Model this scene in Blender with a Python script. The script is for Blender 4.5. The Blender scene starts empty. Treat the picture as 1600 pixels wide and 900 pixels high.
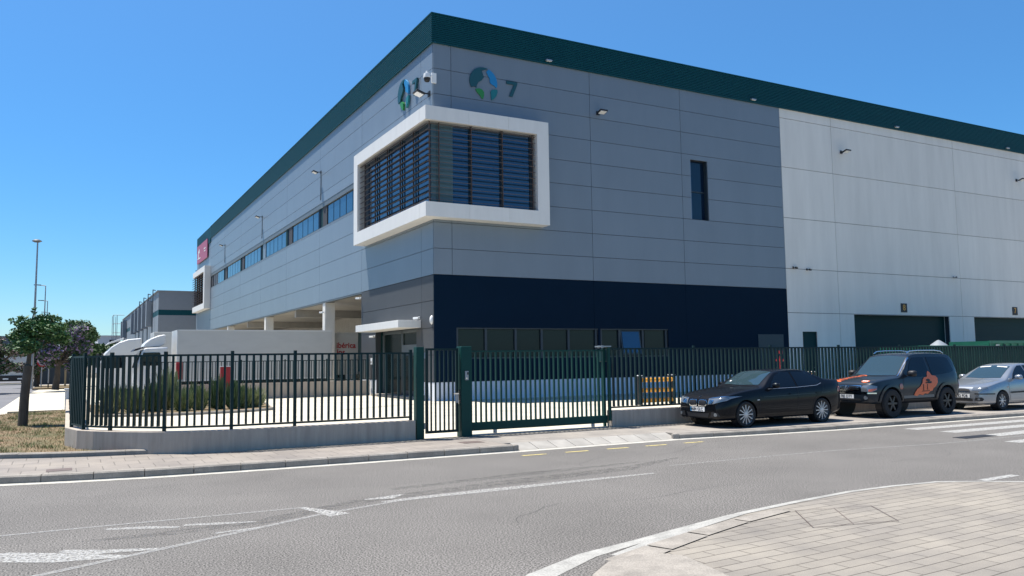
import bpy, bmesh, math, random
import numpy as np
from mathutils import Vector, Matrix
from mathutils.bvhtree import BVHTree
random.seed(7); rng = np.random.default_rng(7)
scene = bpy.context.scene
C = scene.collection
R = math.radians

# ------------------------------------------------------------------ camera
YAW, PITCH, ROLL, FPX = 0.49952595, 0.08762685, -0.0132825, 1271.25
fw = Vector((math.sin(YAW)*math.cos(PITCH), math.cos(YAW)*math.cos(PITCH), math.sin(PITCH)))
r0 = Vector((math.cos(YAW), -math.sin(YAW), 0)); u0 = r0.cross(fw)
rt = r0*math.cos(ROLL) + u0*math.sin(ROLL); up = -r0*math.sin(ROLL) + u0*math.cos(ROLL)
cam_data = bpy.data.cameras.new('camera'); cam = bpy.data.objects.new('camera', cam_data); C.objects.link(cam)
cam.matrix_world = Matrix(((rt.x, up.x, -fw.x, 0), (rt.y, up.y, -fw.y, 0), (rt.z, up.z, -fw.z, 1.95), (0, 0, 0, 1)))
cam_data.sensor_width = 36; cam_data.lens = 36*FPX/1600
cam_data.clip_start = 0.05; cam_data.clip_end = 6000
scene.camera = cam
# ------------------------------------------------------------------ sun and sky
SUND = Vector((0.67, -0.80, -2.92)).normalized()          # the way the light travels
sun_data = bpy.data.lights.new('sun', 'SUN'); sun = bpy.data.objects.new('sun', sun_data); C.objects.link(sun)
sun_data.energy = 5.0; sun_data.angle = R(0.53); sun_data.color = (1.0, 0.955, 0.87)
sun.rotation_euler = SUND.to_track_quat('-Z', 'Y').to_euler()
world = bpy.data.worlds.new('World'); scene.world = world; world.use_nodes = True
wn = world.node_tree; wn.nodes.clear()
sky = wn.nodes.new('ShaderNodeTexSky'); sky.sky_type = 'NISHITA'; sky.sun_disc = False
sky.sun_elevation = math.asin(-SUND.z)
sky.sun_rotation = math.atan2(-SUND.x, -SUND.y)           # direction towards the sun, clockwise from +Y
sky.altitude = 0; sky.air_density = 1.0; sky.dust_density = 0.15; sky.ozone_density = 3.0
hs = wn.nodes.new('ShaderNodeHueSaturation'); hs.inputs['Saturation'].default_value = 1.27
bg = wn.nodes.new('ShaderNodeBackground'); bg.inputs['Strength'].default_value = 0.10
wo = wn.nodes.new('ShaderNodeOutputWorld')
gtc = wn.nodes.new('ShaderNodeTexCoord'); gsx = wn.nodes.new('ShaderNodeSeparateXYZ'); wn.links.new(gtc.outputs['Generated'], gsx.inputs[0])
gr = wn.nodes.new('ShaderNodeValToRGB'); gr.color_ramp.elements[0].position = 0.0; gr.color_ramp.elements[1].position = 0.42
gr.color_ramp.elements[0].color = (0.50, 0.66, 0.82, 1); gr.color_ramp.elements[1].color = (1, 1, 1, 1)      # clear dry air: less whitening near the horizon
gm = wn.nodes.new('ShaderNodeMix'); gm.data_type = 'RGBA'; gm.blend_type = 'MULTIPLY'; gm.inputs[0].default_value = 1
wn.links.new(gsx.outputs['Z'], gr.inputs['Fac']); wn.links.new(sky.outputs[0], gm.inputs[6]); wn.links.new(gr.outputs['Color'], gm.inputs[7])
wn.links.new(gm.outputs[2], hs.inputs['Color']); wn.links.new(hs.outputs[0], bg.inputs['Color']); wn.links.new(bg.outputs[0], wo.inputs['Surface'])
scene.view_settings.view_transform = 'Standard'; scene.view_settings.look = 'None'
scene.view_settings.exposure = 0.8; scene.view_settings.gamma = 1.0
scene.view_settings.use_curve_mapping = False
scene.render.engine = 'CYCLES'

# ------------------------------------------------------------------ materials
def srgb(r, g, b):
    f = lambda c: (c/255/12.92) if c/255 <= 0.04045 else ((c/255+0.055)/1.055)**2.4
    return (f(r), f(g), f(b))
def mat(name, col, rough=0.6, metal=0.0, var=0.0, vscale=2.0, bump=0.0, bscale=40.0, col2=None, coat=0.0, spec=0.5, stretch=None, fine=0.0, fscale=200.0, emit=0.0, island=0.0):
    m = bpy.data.materials.new(name); m.use_nodes = True
    nt = m.node_tree; b = nt.nodes['Principled BSDF']; L = nt.links
    b.inputs['Base Color'].default_value = (*col, 1); b.inputs['Roughness'].default_value = rough
    b.inputs['Metallic'].default_value = metal; b.inputs['Specular IOR Level'].default_value = spec
    if coat: b.inputs['Coat Weight'].default_value = coat; b.inputs['Coat Roughness'].default_value = 0.04
    if emit: b.inputs['Emission Color'].default_value = (*col, 1); b.inputs['Emission Strength'].default_value = emit
    tc = nt.nodes.new('ShaderNodeTexCoord'); vec = tc.outputs['Object']
    if stretch:
        mp = nt.nodes.new('ShaderNodeMapping'); mp.inputs['Scale'].default_value = stretch
        L.new(vec, mp.inputs['Vector']); vec = mp.outputs[0]
    last = None
    if var or col2:
        n = nt.nodes.new('ShaderNodeTexNoise'); n.inputs['Scale'].default_value = vscale; n.inputs['Detail'].default_value = 7; n.inputs['Roughness'].default_value = 0.62
        L.new(vec, n.inputs['Vector'])
        r = nt.nodes.new('ShaderNodeValToRGB')
        r.color_ramp.elements[0].position = 0.3; r.color_ramp.elements[1].position = 0.7
        c2 = col2 if col2 else tuple(min(1, c*(1+var)) for c in col)
        c1 = col if col2 else tuple(c*(1-var) for c in col)
        r.color_ramp.elements[0].color = (*c1, 1); r.color_ramp.elements[1].color = (*c2, 1)
        L.new(n.outputs['Fac'], r.inputs['Fac']); last = r.outputs['Color']
    if fine:
        n = nt.nodes.new('ShaderNodeTexNoise'); n.inputs['Scale'].default_value = fscale; n.inputs['Detail'].default_value = 3
        L.new(tc.outputs['Object'], n.inputs['Vector'])
        r = nt.nodes.new('ShaderNodeValToRGB'); r.color_ramp.elements[0].position = 0.33; r.color_ramp.elements[1].position = 0.67
        r.color_ramp.elements[0].color = (1-fine,)*3+(1,); r.color_ramp.elements[1].color = (1+fine,)*3+(1,)
        L.new(n.outputs['Fac'], r.inputs['Fac'])
        x = nt.nodes.new('ShaderNodeMix'); x.data_type = 'RGBA'; x.blend_type = 'MULTIPLY'; x.inputs[0].default_value = 1
        if last: L.new(last, x.inputs[6])
        else: x.inputs[6].default_value = (*col, 1)
        L.new(r.outputs['Color'], x.inputs[7]); last = x.outputs[2]
    if island:
        g = nt.nodes.new('ShaderNodeNewGeometry'); mr = nt.nodes.new('ShaderNodeMapRange'); mr.inputs['To Min'].default_value = 1-island; mr.inputs['To Max'].default_value = 1+island
        L.new(g.outputs['Random Per Island'], mr.inputs['Value'])
        x = nt.nodes.new('ShaderNodeMix'); x.data_type = 'RGBA'; x.blend_type = 'MULTIPLY'; x.inputs[0].default_value = 1
        if last: L.new(last, x.inputs[6])
        else: x.inputs[6].default_value = (*col, 1)
        L.new(mr.outputs[0], x.inputs[7]); last = x.outputs[2]
    if last: L.new(last, b.inputs['Base Color'])
    if bump:
        n = nt.nodes.new('ShaderNodeTexNoise'); n.inputs['Scale'].default_value = bscale; n.inputs['Detail'].default_value = 5
        L.new(vec, n.inputs['Vector'])
        bp = nt.nodes.new('ShaderNodeBump'); bp.inputs['Strength'].default_value = bump; bp.inputs['Distance'].default_value = 0.02
        L.new(n.outputs['Fac'], bp.inputs['Height']); L.new(bp.outputs[0], b.inputs['Normal'])
    return m
def paving(name, col, mortar, bw, bh, rot=0.0, msize=0.012, var=0.12, patch=None, rough=0.8):
    m = bpy.data.materials.new(name); m.use_nodes = True; nt = m.node_tree; L = nt.links; b = nt.nodes['Principled BSDF']
    b.inputs['Roughness'].default_value = rough; b.inputs['Specular IOR Level'].default_value = 0.3
    g = nt.nodes.new('ShaderNodeNewGeometry'); mp = nt.nodes.new('ShaderNodeMapping'); mp.inputs['Rotation'].default_value = (0, 0, rot)
    L.new(g.outputs['Position'], mp.inputs['Vector'])
    wob = nt.nodes.new('ShaderNodeTexNoise'); wob.inputs['Scale'].default_value = 1.3; L.new(mp.outputs[0], wob.inputs['Vector'])
    mv = nt.nodes.new('ShaderNodeVectorMath'); mv.operation = 'MULTIPLY_ADD'; mv.inputs[1].default_value = (0.03, 0.03, 0)
    L.new(wob.outputs['Color'], mv.inputs[0]); L.new(mp.outputs[0], mv.inputs[2])
    br = nt.nodes.new('ShaderNodeTexBrick'); br.inputs['Scale'].default_value = 1.0; br.inputs['Brick Width'].default_value = bw; br.inputs['Row Height'].default_value = bh
    br.inputs['Mortar Size'].default_value = msize; br.inputs['Mortar Smooth'].default_value = 0.35; br.inputs['Bias'].default_value = 0
    br.inputs['Color1'].default_value = (*[c*(1-var) for c in col], 1); br.inputs['Color2'].default_value = (*[c*(1+var) for c in col], 1); br.inputs['Mortar'].default_value = (*mortar, 1)
    L.new(mv.outputs[0], br.inputs['Vector'])
    n = nt.nodes.new('ShaderNodeTexNoise'); n.inputs['Scale'].default_value = 0.9; n.inputs['Detail'].default_value = 8; n.inputs['Roughness'].default_value = 0.65
    L.new(mp.outputs[0], n.inputs['Vector'])
    r = nt.nodes.new('ShaderNodeValToRGB'); r.color_ramp.elements[0].position = 0.3; r.color_ramp.elements[1].position = 0.72
    r.color_ramp.elements[0].color = (0.72, 0.71, 0.71, 1); r.color_ramp.elements[1].color = (1.15, 1.12, 1.05, 1)
    L.new(n.outputs['Fac'], r.inputs['Fac'])
    x = nt.nodes.new('ShaderNodeMix'); x.data_type = 'RGBA'; x.blend_type = 'MULTIPLY'; x.inputs[0].default_value = 1
    L.new(br.outputs['Color'], x.inputs[6]); L.new(r.outputs['Color'], x.inputs[7])
    n2 = nt.nodes.new('ShaderNodeTexNoise'); n2.inputs['Scale'].default_value = 90; n2.inputs['Detail'].default_value = 4; L.new(mp.outputs[0], n2.inputs['Vector'])
    r2 = nt.nodes.new('ShaderNodeValToRGB'); r2.color_ramp.elements[0].position = 0.3; r2.color_ramp.elements[1].position = 0.7
    r2.color_ramp.elements[0].color = (0.86, 0.86, 0.86, 1); r2.color_ramp.elements[1].color = (1.1, 1.1, 1.1, 1); L.new(n2.outputs['Fac'], r2.inputs['Fac'])
    x2 = nt.nodes.new('ShaderNodeMix'); x2.data_type = 'RGBA'; x2.blend_type = 'MULTIPLY'; x2.inputs[0].default_value = 1
    L.new(x.outputs[2], x2.inputs[6]); L.new(r2.outputs['Color'], x2.inputs[7]); L.new(x2.outputs[2], b.inputs['Base Color'])
    bp = nt.nodes.new('ShaderNodeBump'); bp.inputs['Strength'].default_value = 0.5; bp.inputs['Distance'].default_value = 0.006
    inv = nt.nodes.new('ShaderNodeMath'); inv.operation = 'SUBTRACT'; inv.inputs[0].default_value = 1; L.new(br.outputs['Fac'], inv.inputs[1])
    L.new(inv.outputs[0], bp.inputs['Height']); L.new(bp.outputs[0], b.inputs['Normal'])
    return m
def worn_paint(name, col, cover=0.5, scale=14, soft=0.06):
    m = bpy.data.materials.new(name); m.use_nodes = True; nt = m.node_tree; L = nt.links; b = nt.nodes['Principled BSDF']
    b.inputs['Base Color'].default_value = (*col, 1); b.inputs['Roughness'].default_value = 0.6
    g = nt.nodes.new('ShaderNodeNewGeometry')
    n = nt.nodes.new('ShaderNodeTexNoise'); n.inputs['Scale'].default_value = scale; n.inputs['Detail'].default_value = 10; n.inputs['Roughness'].default_value = 0.75
    L.new(g.outputs['Position'], n.inputs['Vector'])
    r = nt.nodes.new('ShaderNodeValToRGB'); p = 1-cover
    r.color_ramp.elements[0].position = max(0, p-soft); r.color_ramp.elements[1].position = min(1, p+soft)
    L.new(n.outputs['Fac'], r.inputs['Fac'])
    L.new(r.outputs['Color'], b.inputs['Alpha'])
    return m
M = {}
M['asphalt'] = mat('asphalt', (0.134, 0.125, 0.115), 0.88, var=0.13, vscale=0.45, bump=0.08, bscale=140, fine=0.95, fscale=55, spec=0.3)
M['side_asphalt'] = mat('side_asphalt', (0.15, 0.148, 0.155), 0.9, var=0.12, vscale=0.3, fine=0.15, fscale=30, spec=0.3)
M['ground'] = mat('ground_soil', (0.22, 0.19, 0.15), 0.95, var=0.2, vscale=0.1)
M['yard'] = paving('yard_concrete', (0.56, 0.525, 0.44), (0.36, 0.33, 0.28), 4.6, 4.6, 0.0, 0.014, 0.02)
M['cobble'] = paving('cobble_strip', (0.30, 0.28, 0.245), (0.10, 0.09, 0.08), 0.13, 0.10, 0.0, 0.014, 0.25)
M['crack'] = worn_paint('road_crack', (0.045, 0.042, 0.04), 0.55, 9, 0.1)
M['walk'] = paving('sidewalk_slabs', (0.29, 0.268, 0.245), (0.19, 0.175, 0.16), 0.4, 0.4, 0.0, 0.007, 0.05)
M['walk_l'] = paving('sidewalk_pink_slabs', (0.262, 0.236, 0.214), (0.16, 0.145, 0.13), 0.42, 0.62, 0.0, 0.010, 0.06)
M['near'] = paving('near_slabs', (0.262, 0.240, 0.212), (0.10, 0.088, 0.075), 0.62, 0.17, -0.06, 0.0075, 0.07)
M['kerb'] = mat('kerb_concrete', (0.265, 0.238, 0.205), 0.9, var=0.25, vscale=3, bump=0.4, bscale=60, fine=0.15, fscale=70)
M['gutter'] = mat('gutter_concrete', (0.40, 0.38, 0.335), 0.85, var=0.2, vscale=5, fine=0.15, fscale=40)
M['ramp'] = mat('ramp_slab', (0.31, 0.29, 0.26), 0.85, var=0.2, vscale=2, island=0.1)
M['wallc'] = mat('fence_wall_concrete', (0.39, 0.335, 0.28), 0.9, var=0.16, vscale=1.6, bump=0.3, bscale=50, stretch=(5, 5, 0.45), fine=0.08)
M['grey'] = mat('grey_cladding', (0.158, 0.196, 0.238), 0.42, metal=0.0, var=0.05, vscale=0.8, stretch=(1, 1, 0.25), island=0.03)
M['anth'] = mat('anthracite_cladding', (0.060, 0.064, 0.070), 0.6, spec=0.3, var=0.05, vscale=0.8, stretch=(1, 1, 0.25), island=0.03)
M['navy'] = mat('navy_cladding', (0.0018, 0.011, 0.027), 0.55, var=0.06, vscale=0.6, spec=0.06)
M['edge'] = mat('edging_slab', (0.31, 0.30, 0.275), 0.85, var=0.25, vscale=3, fine=0.2, fscale=50)
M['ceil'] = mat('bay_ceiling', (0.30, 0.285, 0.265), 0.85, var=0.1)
M['blind'] = mat('bay_blind', (0.07, 0.12, 0.13), 0.25, spec=0.6)
M['backing'] = mat('joint_dark', (0.03, 0.035, 0.045), 0.8)
M['whitewall'] = mat('white_wall_panel', (0.67, 0.65, 0.61), 0.85, var=0.07, vscale=0.7, stretch=(1.5, 1.5, 0.22), island=0.025)
M['basewhite'] = mat('base_white', (0.62, 0.64, 0.68), 0.8, var=0.04)
M['fascia'] = mat('fascia_teal', (0.001, 0.050, 0.066), 0.5, var=0.04, spec=0.2)
M['framew'] = mat('bay_frame_white', (0.66, 0.65, 0.625), 0.55, var=0.035, vscale=1.2, stretch=(3, 3, 0.5))
M['soffit'] = mat('soffit_white', (0.62, 0.60, 0.56), 0.8, var=0.05)
M['glass'] = mat('window_glass', (0.004, 0.014, 0.035), 0.05, spec=0.5)
M['glass_green'] = mat('window_blind_glass', (0.010, 0.020, 0.020), 0.15, spec=0.22)
M['glass_sky'] = mat('window_glass_clear', (0.02, 0.065, 0.12), 0.03, metal=0.4, spec=1.0)
M['frame_dark'] = mat('window_frame_dark', (0.018, 0.032, 0.045), 0.5)
M['frame_grey'] = mat('window_frame_grey', (0.10, 0.12, 0.135), 0.5)
M['blade'] = mat('louvre_blade', (0.085, 0.058, 0.05), 0.5, var=0.15, vscale=3)
M['fence'] = mat('fence_green', (0.001, 0.020, 0.022), 0.5, var=0.1, vscale=2, spec=0.25)
M['gate'] = mat('gate_green', (0.001, 0.045, 0.037), 0.5, var=0.1, vscale=2, spec=0.25)
M['shutter'] = mat('shutter_dark_green', (0.003, 0.030, 0.033), 0.6, spec=0.2)
M['black'] = mat('black_plastic', (0.010, 0.010, 0.012), 0.55)
M['white'] = mat('white_paint', (0.72, 0.72, 0.71), 0.5)
M['whitetruck'] = mat('truck_white', (0.60, 0.605, 0.60), 0.35, var=0.04, vscale=1.0)
M['trailer'] = mat('trailer_white', (0.50, 0.50, 0.48), 0.5, var=0.05, vscale=0.8, stretch=(1, 1, 3))
M['steel'] = mat('galvanised_steel', (0.32, 0.33, 0.35), 0.4, metal=0.6, var=0.1)
M['chrome'] = mat('chrome', (0.75, 0.76, 0.78), 0.12, metal=1.0)
M['alloy'] = mat('alloy_rim', (0.55, 0.55, 0.56), 0.3, metal=0.5)
M['darkrim'] = mat('black_rim', (0.02, 0.02, 0.022), 0.4)
M['tyre'] = mat('tyre_rubber', (0.016, 0.016, 0.017), 0.85, bump=0.3, bscale=60)
M['blackcar'] = mat('black_car_paint', (0.003, 0.0035, 0.0055), 0.5, coat=0.42, spec=0.08)
M['suv'] = mat('suv_graphite_paint', (0.012, 0.018, 0.026), 0.4, metal=0.2, coat=0.55, spec=0.2)
M['suvlow'] = mat('suv_lower_grey', (0.12, 0.13, 0.14), 0.4, metal=0.3)
M['silver'] = mat('silver_car_paint', (0.30, 0.32, 0.345), 0.28, metal=0.55, coat=0.8)
M['carglass'] = mat('car_glass', (0.005, 0.008, 0.013), 0.03, spec=0.35)
M['screen'] = mat('windscreen_glass', (0.028, 0.05, 0.06), 0.03, spec=1.0)
M['lamp'] = mat('headlamp_lens', (0.17, 0.19, 0.21), 0.1, metal=0.3, coat=1)
M['amber'] = mat('amber_lens', (0.55, 0.10, 0.03), 0.2, coat=1)
M['redlens'] = mat('red_lens', (0.25, 0.01, 0.01), 0.2, coat=1)
M['orange'] = mat('orange_decal', (0.66, 0.135, 0.045), 0.4)
M['red'] = mat('red_paint', (0.36, 0.014, 0.018), 0.5)
M['yellow'] = mat('yellow_guard', (0.72, 0.33, 0.03), 0.4)
M['maroon'] = mat('maroon_sign', (0.34, 0.085, 0.15), 0.6)
M['teal_logo'] = mat('logo_dark_teal', (0.004, 0.065, 0.085), 0.5)
M['blue_logo'] = mat('logo_blue', (0.008, 0.19, 0.42), 0.5)
M['green_logo'] = mat('logo_green', (0.018, 0.20, 0.045), 0.5)
M['sea_logo'] = mat('logo_sea_green', (0.006, 0.15, 0.17), 0.5)
M['bark'] = mat('bark', (0.10, 0.078, 0.058), 0.9, var=0.3, vscale=9, bump=0.8, bscale=25, stretch=(1, 1, 0.25))
M['leaf'] = mat('leaf_green', (0.022, 0.075, 0.022), 0.6, col2=(0.075, 0.16, 0.036), vscale=1.8)
M['leafdark'] = mat('leaf_dark', (0.022, 0.065, 0.022), 0.6, col2=(0.07, 0.14, 0.036), vscale=1.2)
M['blossom'] = mat('lilac_blossom', (0.20, 0.15, 0.26), 0.7, col2=(0.34, 0.25, 0.42), vscale=1.2)
M['fadeblossom'] = mat('faded_blossom', (0.20, 0.155, 0.15), 0.7, col2=(0.30, 0.24, 0.23), vscale=1.5)
M['shrub'] = mat('shrub_leaf', (0.10, 0.14, 0.045), 0.7, col2=(0.27, 0.30, 0.12), vscale=1.6)
M['shrub_pale'] = mat('shrub_leaf_pale', (0.17, 0.20, 0.08), 0.7, col2=(0.36, 0.38, 0.19), vscale=2)
M['shrub_deep'] = mat('shrub_leaf_deep', (0.04, 0.085, 0.03), 0.7, col2=(0.10, 0.15, 0.05), vscale=2)
M['verge'] = mat('verge_soil', (0.215, 0.135, 0.078), 0.95, col2=(0.085, 0.085, 0.035), vscale=1.3, bump=0.8, bscale=18, fine=0.3, fscale=25)
M['drygrass'] = mat('dry_grass', (0.27, 0.175, 0.085), 0.85, col2=(0.12, 0.11, 0.045), vscale=0.9)
M['greengrass'] = mat('green_grass', (0.045, 0.11, 0.025), 0.8, col2=(0.12, 0.17, 0.045), vscale=0.9)
M['cover'] = mat('manhole_cover', (0.11, 0.08, 0.07), 0.7, var=0.2, vscale=8, bump=0.5, bscale=40)
M['tan'] = mat('tan_booth', (0.42, 0.33, 0.2), 0.8)
M['farwall'] = mat('far_cladding', (0.20, 0.225, 0.255), 0.6, var=0.04)
M['skipgreen'] = mat('skip_green', (0.010, 0.12, 0.075), 0.5, var=0.15)
M['paint'] = worn_paint('road_paint', (0.40, 0.39, 0.365), 0.51, 30, 0.14)
M['faint'] = worn_paint('road_paint_faint', (0.31, 0.30, 0.28), 0.54, 26, 0.18)
M['solid'] = worn_paint('road_paint_fresh', (0.41, 0.40, 0.375), 0.56, 22, 0.12)
M['patchy'] = worn_paint('road_paint_patchy', (0.42, 0.41, 0.385), 0.515, 26, 0.12)
M['yellowpaint'] = worn_paint('yellow_road_paint', (0.62, 0.50, 0.17), 0.56, 14, 0.05)
M['tar'] = worn_paint('road_tar', (0.105, 0.098, 0.09), 0.33, 7, 0.25)

# ------------------------------------------------------------------ geometry helpers
class MB:
    def __init__(s): s.v = []; s.f = []
    def add(s, vs, fs):
        n = len(s.v); s.v += [tuple(p) for p in vs]; s.f += [tuple(i+n for i in f) for f in fs]; return s
    def box(s, x0, x1, y0, y1, z0, z1):
        return s.add([(x0,y0,z0),(x1,y0,z0),(x1,y1,z0),(x0,y1,z0),(x0,y0,z1),(x1,y0,z1),(x1,y1,z1),(x0,y1,z1)],
                     [(0,3,2,1),(4,5,6,7),(0,1,5,4),(1,2,6,5),(2,3,7,6),(3,0,4,7)])
    def obox(s, cx, cy, cz, sx, sy, sz, rz=0, rx=0, ry=0):
        m = Matrix.Translation((cx,cy,cz)) @ Matrix.Rotation(rz,4,'Z') @ Matrix.Rotation(ry,4,'Y') @ Matrix.Rotation(rx,4,'X')
        vs = [m @ Vector((a*sx/2,b*sy/2,c*sz/2)) for c in (-1,1) for a,b in ((-1,-1),(1,-1),(1,1),(-1,1))]
        return s.add(vs, [(0,3,2,1),(4,5,6,7),(0,1,5,4),(1,2,6,5),(2,3,7,6),(3,0,4,7)])
    def tube(s, p0, p1, r0, r1=None, n=10, cap=True):
        r1 = r0 if r1 is None else r1
        p0 = Vector(p0); p1 = Vector(p1); d = (p1-p0).normalized()
        a = Vector((0,0,1)) if abs(d.z) < 0.9 else Vector((1,0,0)); x = d.cross(a).normalized(); y = d.cross(x)
        vs = []
        for p, r in ((p0,r0),(p1,r1)):
            for i in range(n):
                t = 2*math.pi*i/n; vs.append(p + x*(r*math.cos(t)) + y*(r*math.sin(t)))
        fs = [(i,(i+1)%n,n+(i+1)%n,n+i) for i in range(n)]
        if cap: fs += [tuple(range(n-1,-1,-1)), tuple(range(n,2*n))]
        return s.add(vs, fs)
    def path(s, pts, r, n=8):
        for a, b in zip(pts[:-1], pts[1:]): s.tube(a, b, r, n=n)
        return s
    def prism(s, poly, z0, z1):                       # poly in x,y (counter clockwise), extruded in z
        n = len(poly); vs = [(x,y,z0) for x,y in poly] + [(x,y,z1) for x,y in poly]
        return s.add(vs, [tuple(range(n-1,-1,-1)), tuple(range(n,2*n))] + [(i,(i+1)%n,n+(i+1)%n,n+i) for i in range(n)])
    def xprism(s, poly, y0, y1):                      # poly in x,z, extruded in y
        n = len(poly); vs = [(x,y0,z) for x,z in poly] + [(x,y1,z) for x,z in poly]
        return s.add(vs, [tuple(range(n)), tuple(range(2*n-1,n-1,-1))] + [(i,n+i,n+(i+1)%n,(i+1)%n) for i in range(n)])
    def lathe(s, prof, c, axis='y', n=28):            # prof (r, h) along axis
        vs = []
        for r, h in prof:
            for i in range(n):
                t = 2*math.pi*i/n; a, b = r*math.cos(t), r*math.sin(t)
                vs.append((c[0]+a, c[1]+h, c[2]+b) if axis == 'y' else ((c[0]+a, c[1]+b, c[2]+h) if axis == 'z' else (c[0]+h, c[1]+a, c[2]+b)))
        k = len(prof)
        return s.add(vs, [(j*n+i, j*n+(i+1)%n, (j+1)*n+(i+1)%n, (j+1)*n+i) for j in range(k-1) for i in range(n)])
    def sheet(s, pts, z): return s.add([(x,y,z) for x,y in pts], [tuple(range(len(pts)))])
    def ribbon(s, pts, w, z):                         # centre line with width
        P = [Vector((p[0],p[1],0)) for p in pts]; W = w if isinstance(w,(list,tuple)) else [w]*len(P); vs = []
        for i, p in enumerate(P):
            d = (P[min(i+1,len(P)-1)] - P[max(i-1,0)]).normalized(); nn = Vector((-d.y,d.x,0))*W[i]/2
            vs += [(p.x+nn.x,p.y+nn.y,z),(p.x-nn.x,p.y-nn.y,z)]
        return s.add(vs, [(2*i,2*i+1,2*i+3,2*i+2) for i in range(len(P)-1)])
    def build(s, name, m, parent=None, bevel=0, smooth=None, seg=2, recalc=True):
        me = bpy.data.meshes.new(name)
        o = bpy.data.objects.new(name, me); C.objects.link(o)
        vs = s.v
        if parent is not None:
            o.parent = parent
            if not parent.get('local'):
                l = parent['org']; vs = [(a-l[0], b-l[1], c-l[2]) for a,b,c in vs]
            if parent.get('local'): o['local'] = 1
            else: o['org'] = list(parent['org'])
        me.from_pydata([tuple(p) for p in vs], [], s.f); me.update()
        if recalc:
            bm = bmesh.new(); bm.from_mesh(me); bmesh.ops.recalc_face_normals(bm, faces=bm.faces); bm.to_mesh(me); bm.free()
        ms = m if isinstance(m, (list, tuple)) else [m]
        for k in ms: me.materials.append(M[k] if isinstance(k, str) else k)
        if bevel:
            b = o.modifiers.new('bevel', 'BEVEL'); b.width = bevel; b.segments = seg; b.limit_method = 'ANGLE'; b.angle_limit = R(35)
        if smooth:
            me.polygons.foreach_set('use_smooth', [True]*len(me.polygons)); me.set_sharp_from_angle(angle=R(smooth))
        return o
def tag(o, label=None, cat=None, group=None, kind=None):
    if label: o['label'] = label
    if cat: o['category'] = cat
    if group: o['group'] = group
    if kind: o['kind'] = kind
    return o
def thing(name, label, cat, loc=(0,0,0), group=None, local=False, rz=0):
    o = bpy.data.objects.new(name, None); C.objects.link(o); o.location = loc; o.rotation_euler.z = rz; o.empty_display_size = 0.3
    o['org'] = list(loc)
    if local: o['local'] = 1
    return tag(o, label, cat, group)
def struct(name, mb, m, **k): return tag(mb.build(name, m, **k), kind='structure')
def dup(root, loc, label=None, rz=None):
    r = root.copy(); C.objects.link(r); r.location = loc
    if rz is not None: r.rotation_euler.z = rz
    if label: r['label'] = label
    def rec(src, dst):
        for ch in list(src.children):
            c = ch.copy(); C.objects.link(c); c.parent = dst; rec(ch, c)
    rec(root, r); return r
def text_mesh(txt, size, name, m, parent, matrix, depth=0.004, sx=1.0, offset=0.0, align='CENTER'):
    cu = bpy.data.curves.new('t', 'FONT'); cu.body = txt; cu.size = size; cu.extrude = depth; cu.align_x = align; cu.align_y = 'CENTER'; cu.resolution_u = 3; cu.offset = offset
    to = bpy.data.objects.new('t', cu); C.objects.link(to)
    me = bpy.data.meshes.new_from_object(to.evaluated_get(bpy.context.evaluated_depsgraph_get()))
    bpy.data.objects.remove(to); bpy.data.curves.remove(cu)
    me.transform(Matrix.Diagonal((sx,1,1,1))); me.transform(matrix)
    if parent is not None and not parent.get('local'): me.transform(Matrix.Translation([-c for c in parent['org']]))
    me.materials.clear(); me.materials.append(M[m])
    o = bpy.data.objects.new(name, me); C.objects.link(o)
    if parent is not None:
        o.parent = parent
        if parent.get('local'): o['local'] = 1
        else: o['org'] = list(parent['org'])
    return o
FACE_S = Matrix(((1,0,0,0),(0,0,-1,0),(0,1,0,0),(0,0,0,1)))       # text lies in XZ facing -Y
FACE_W = Matrix(((0,0,-1,0),(-1,0,0,0),(0,1,0,0),(0,0,0,1)))      # text facing -X, reading towards -Y

G = 0.12                 # level of pavement and yard
X0, Y0 = 14.58, 34.15    # the corner of the warehouse
# ------------------------------------------------------------------ the setting
kerb_line = [(-2.9,34.5),(-3.0,26),(-3.0,19.6),(-2.75,17.7),(-2.1,16.6),(-0.92,16.12),(0.1,15.86),(1.5,15.64),(3.1,15.56),(4.3,15.52),(6.2,15.48),(8.42,15.45)]
kerb_line2 = [(12.95,15.45),(13.7,15.36),(15.5,15.14),(17.6,14.97),(20.2,14.92),(23,14.85),(26,14.77),(32,14.6),(45,14.2),(70,13.4)]
struct('ground', MB().sheet([(-1500,-400),(1500,-400),(1500,2500),(-1500,2500)], -0.06), 'ground')
struct('road', MB().sheet([(-60,-14),(80,-14),(80,13.2),(70,13.6),(45,14.4),(26,15),(12.9,15.7),(8.4,15.7),(0,16.1),(-0.9,16.35),(-60,17)], 0.0), 'asphalt')
struct('side_road', MB().sheet([(-16,16.9),(-0.95,16.38),(-2.0,34),(-2.0,84),(-2.0,90),(-16,90)], -0.004).sheet([(-60,90.01),(40,90.01),(40,99),(-60,99)], -0.004).sheet([(-16,99.01),(-2.2,99.01),(-2.2,300),(-16,300)],-0.004), 'side_asphalt')
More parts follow.
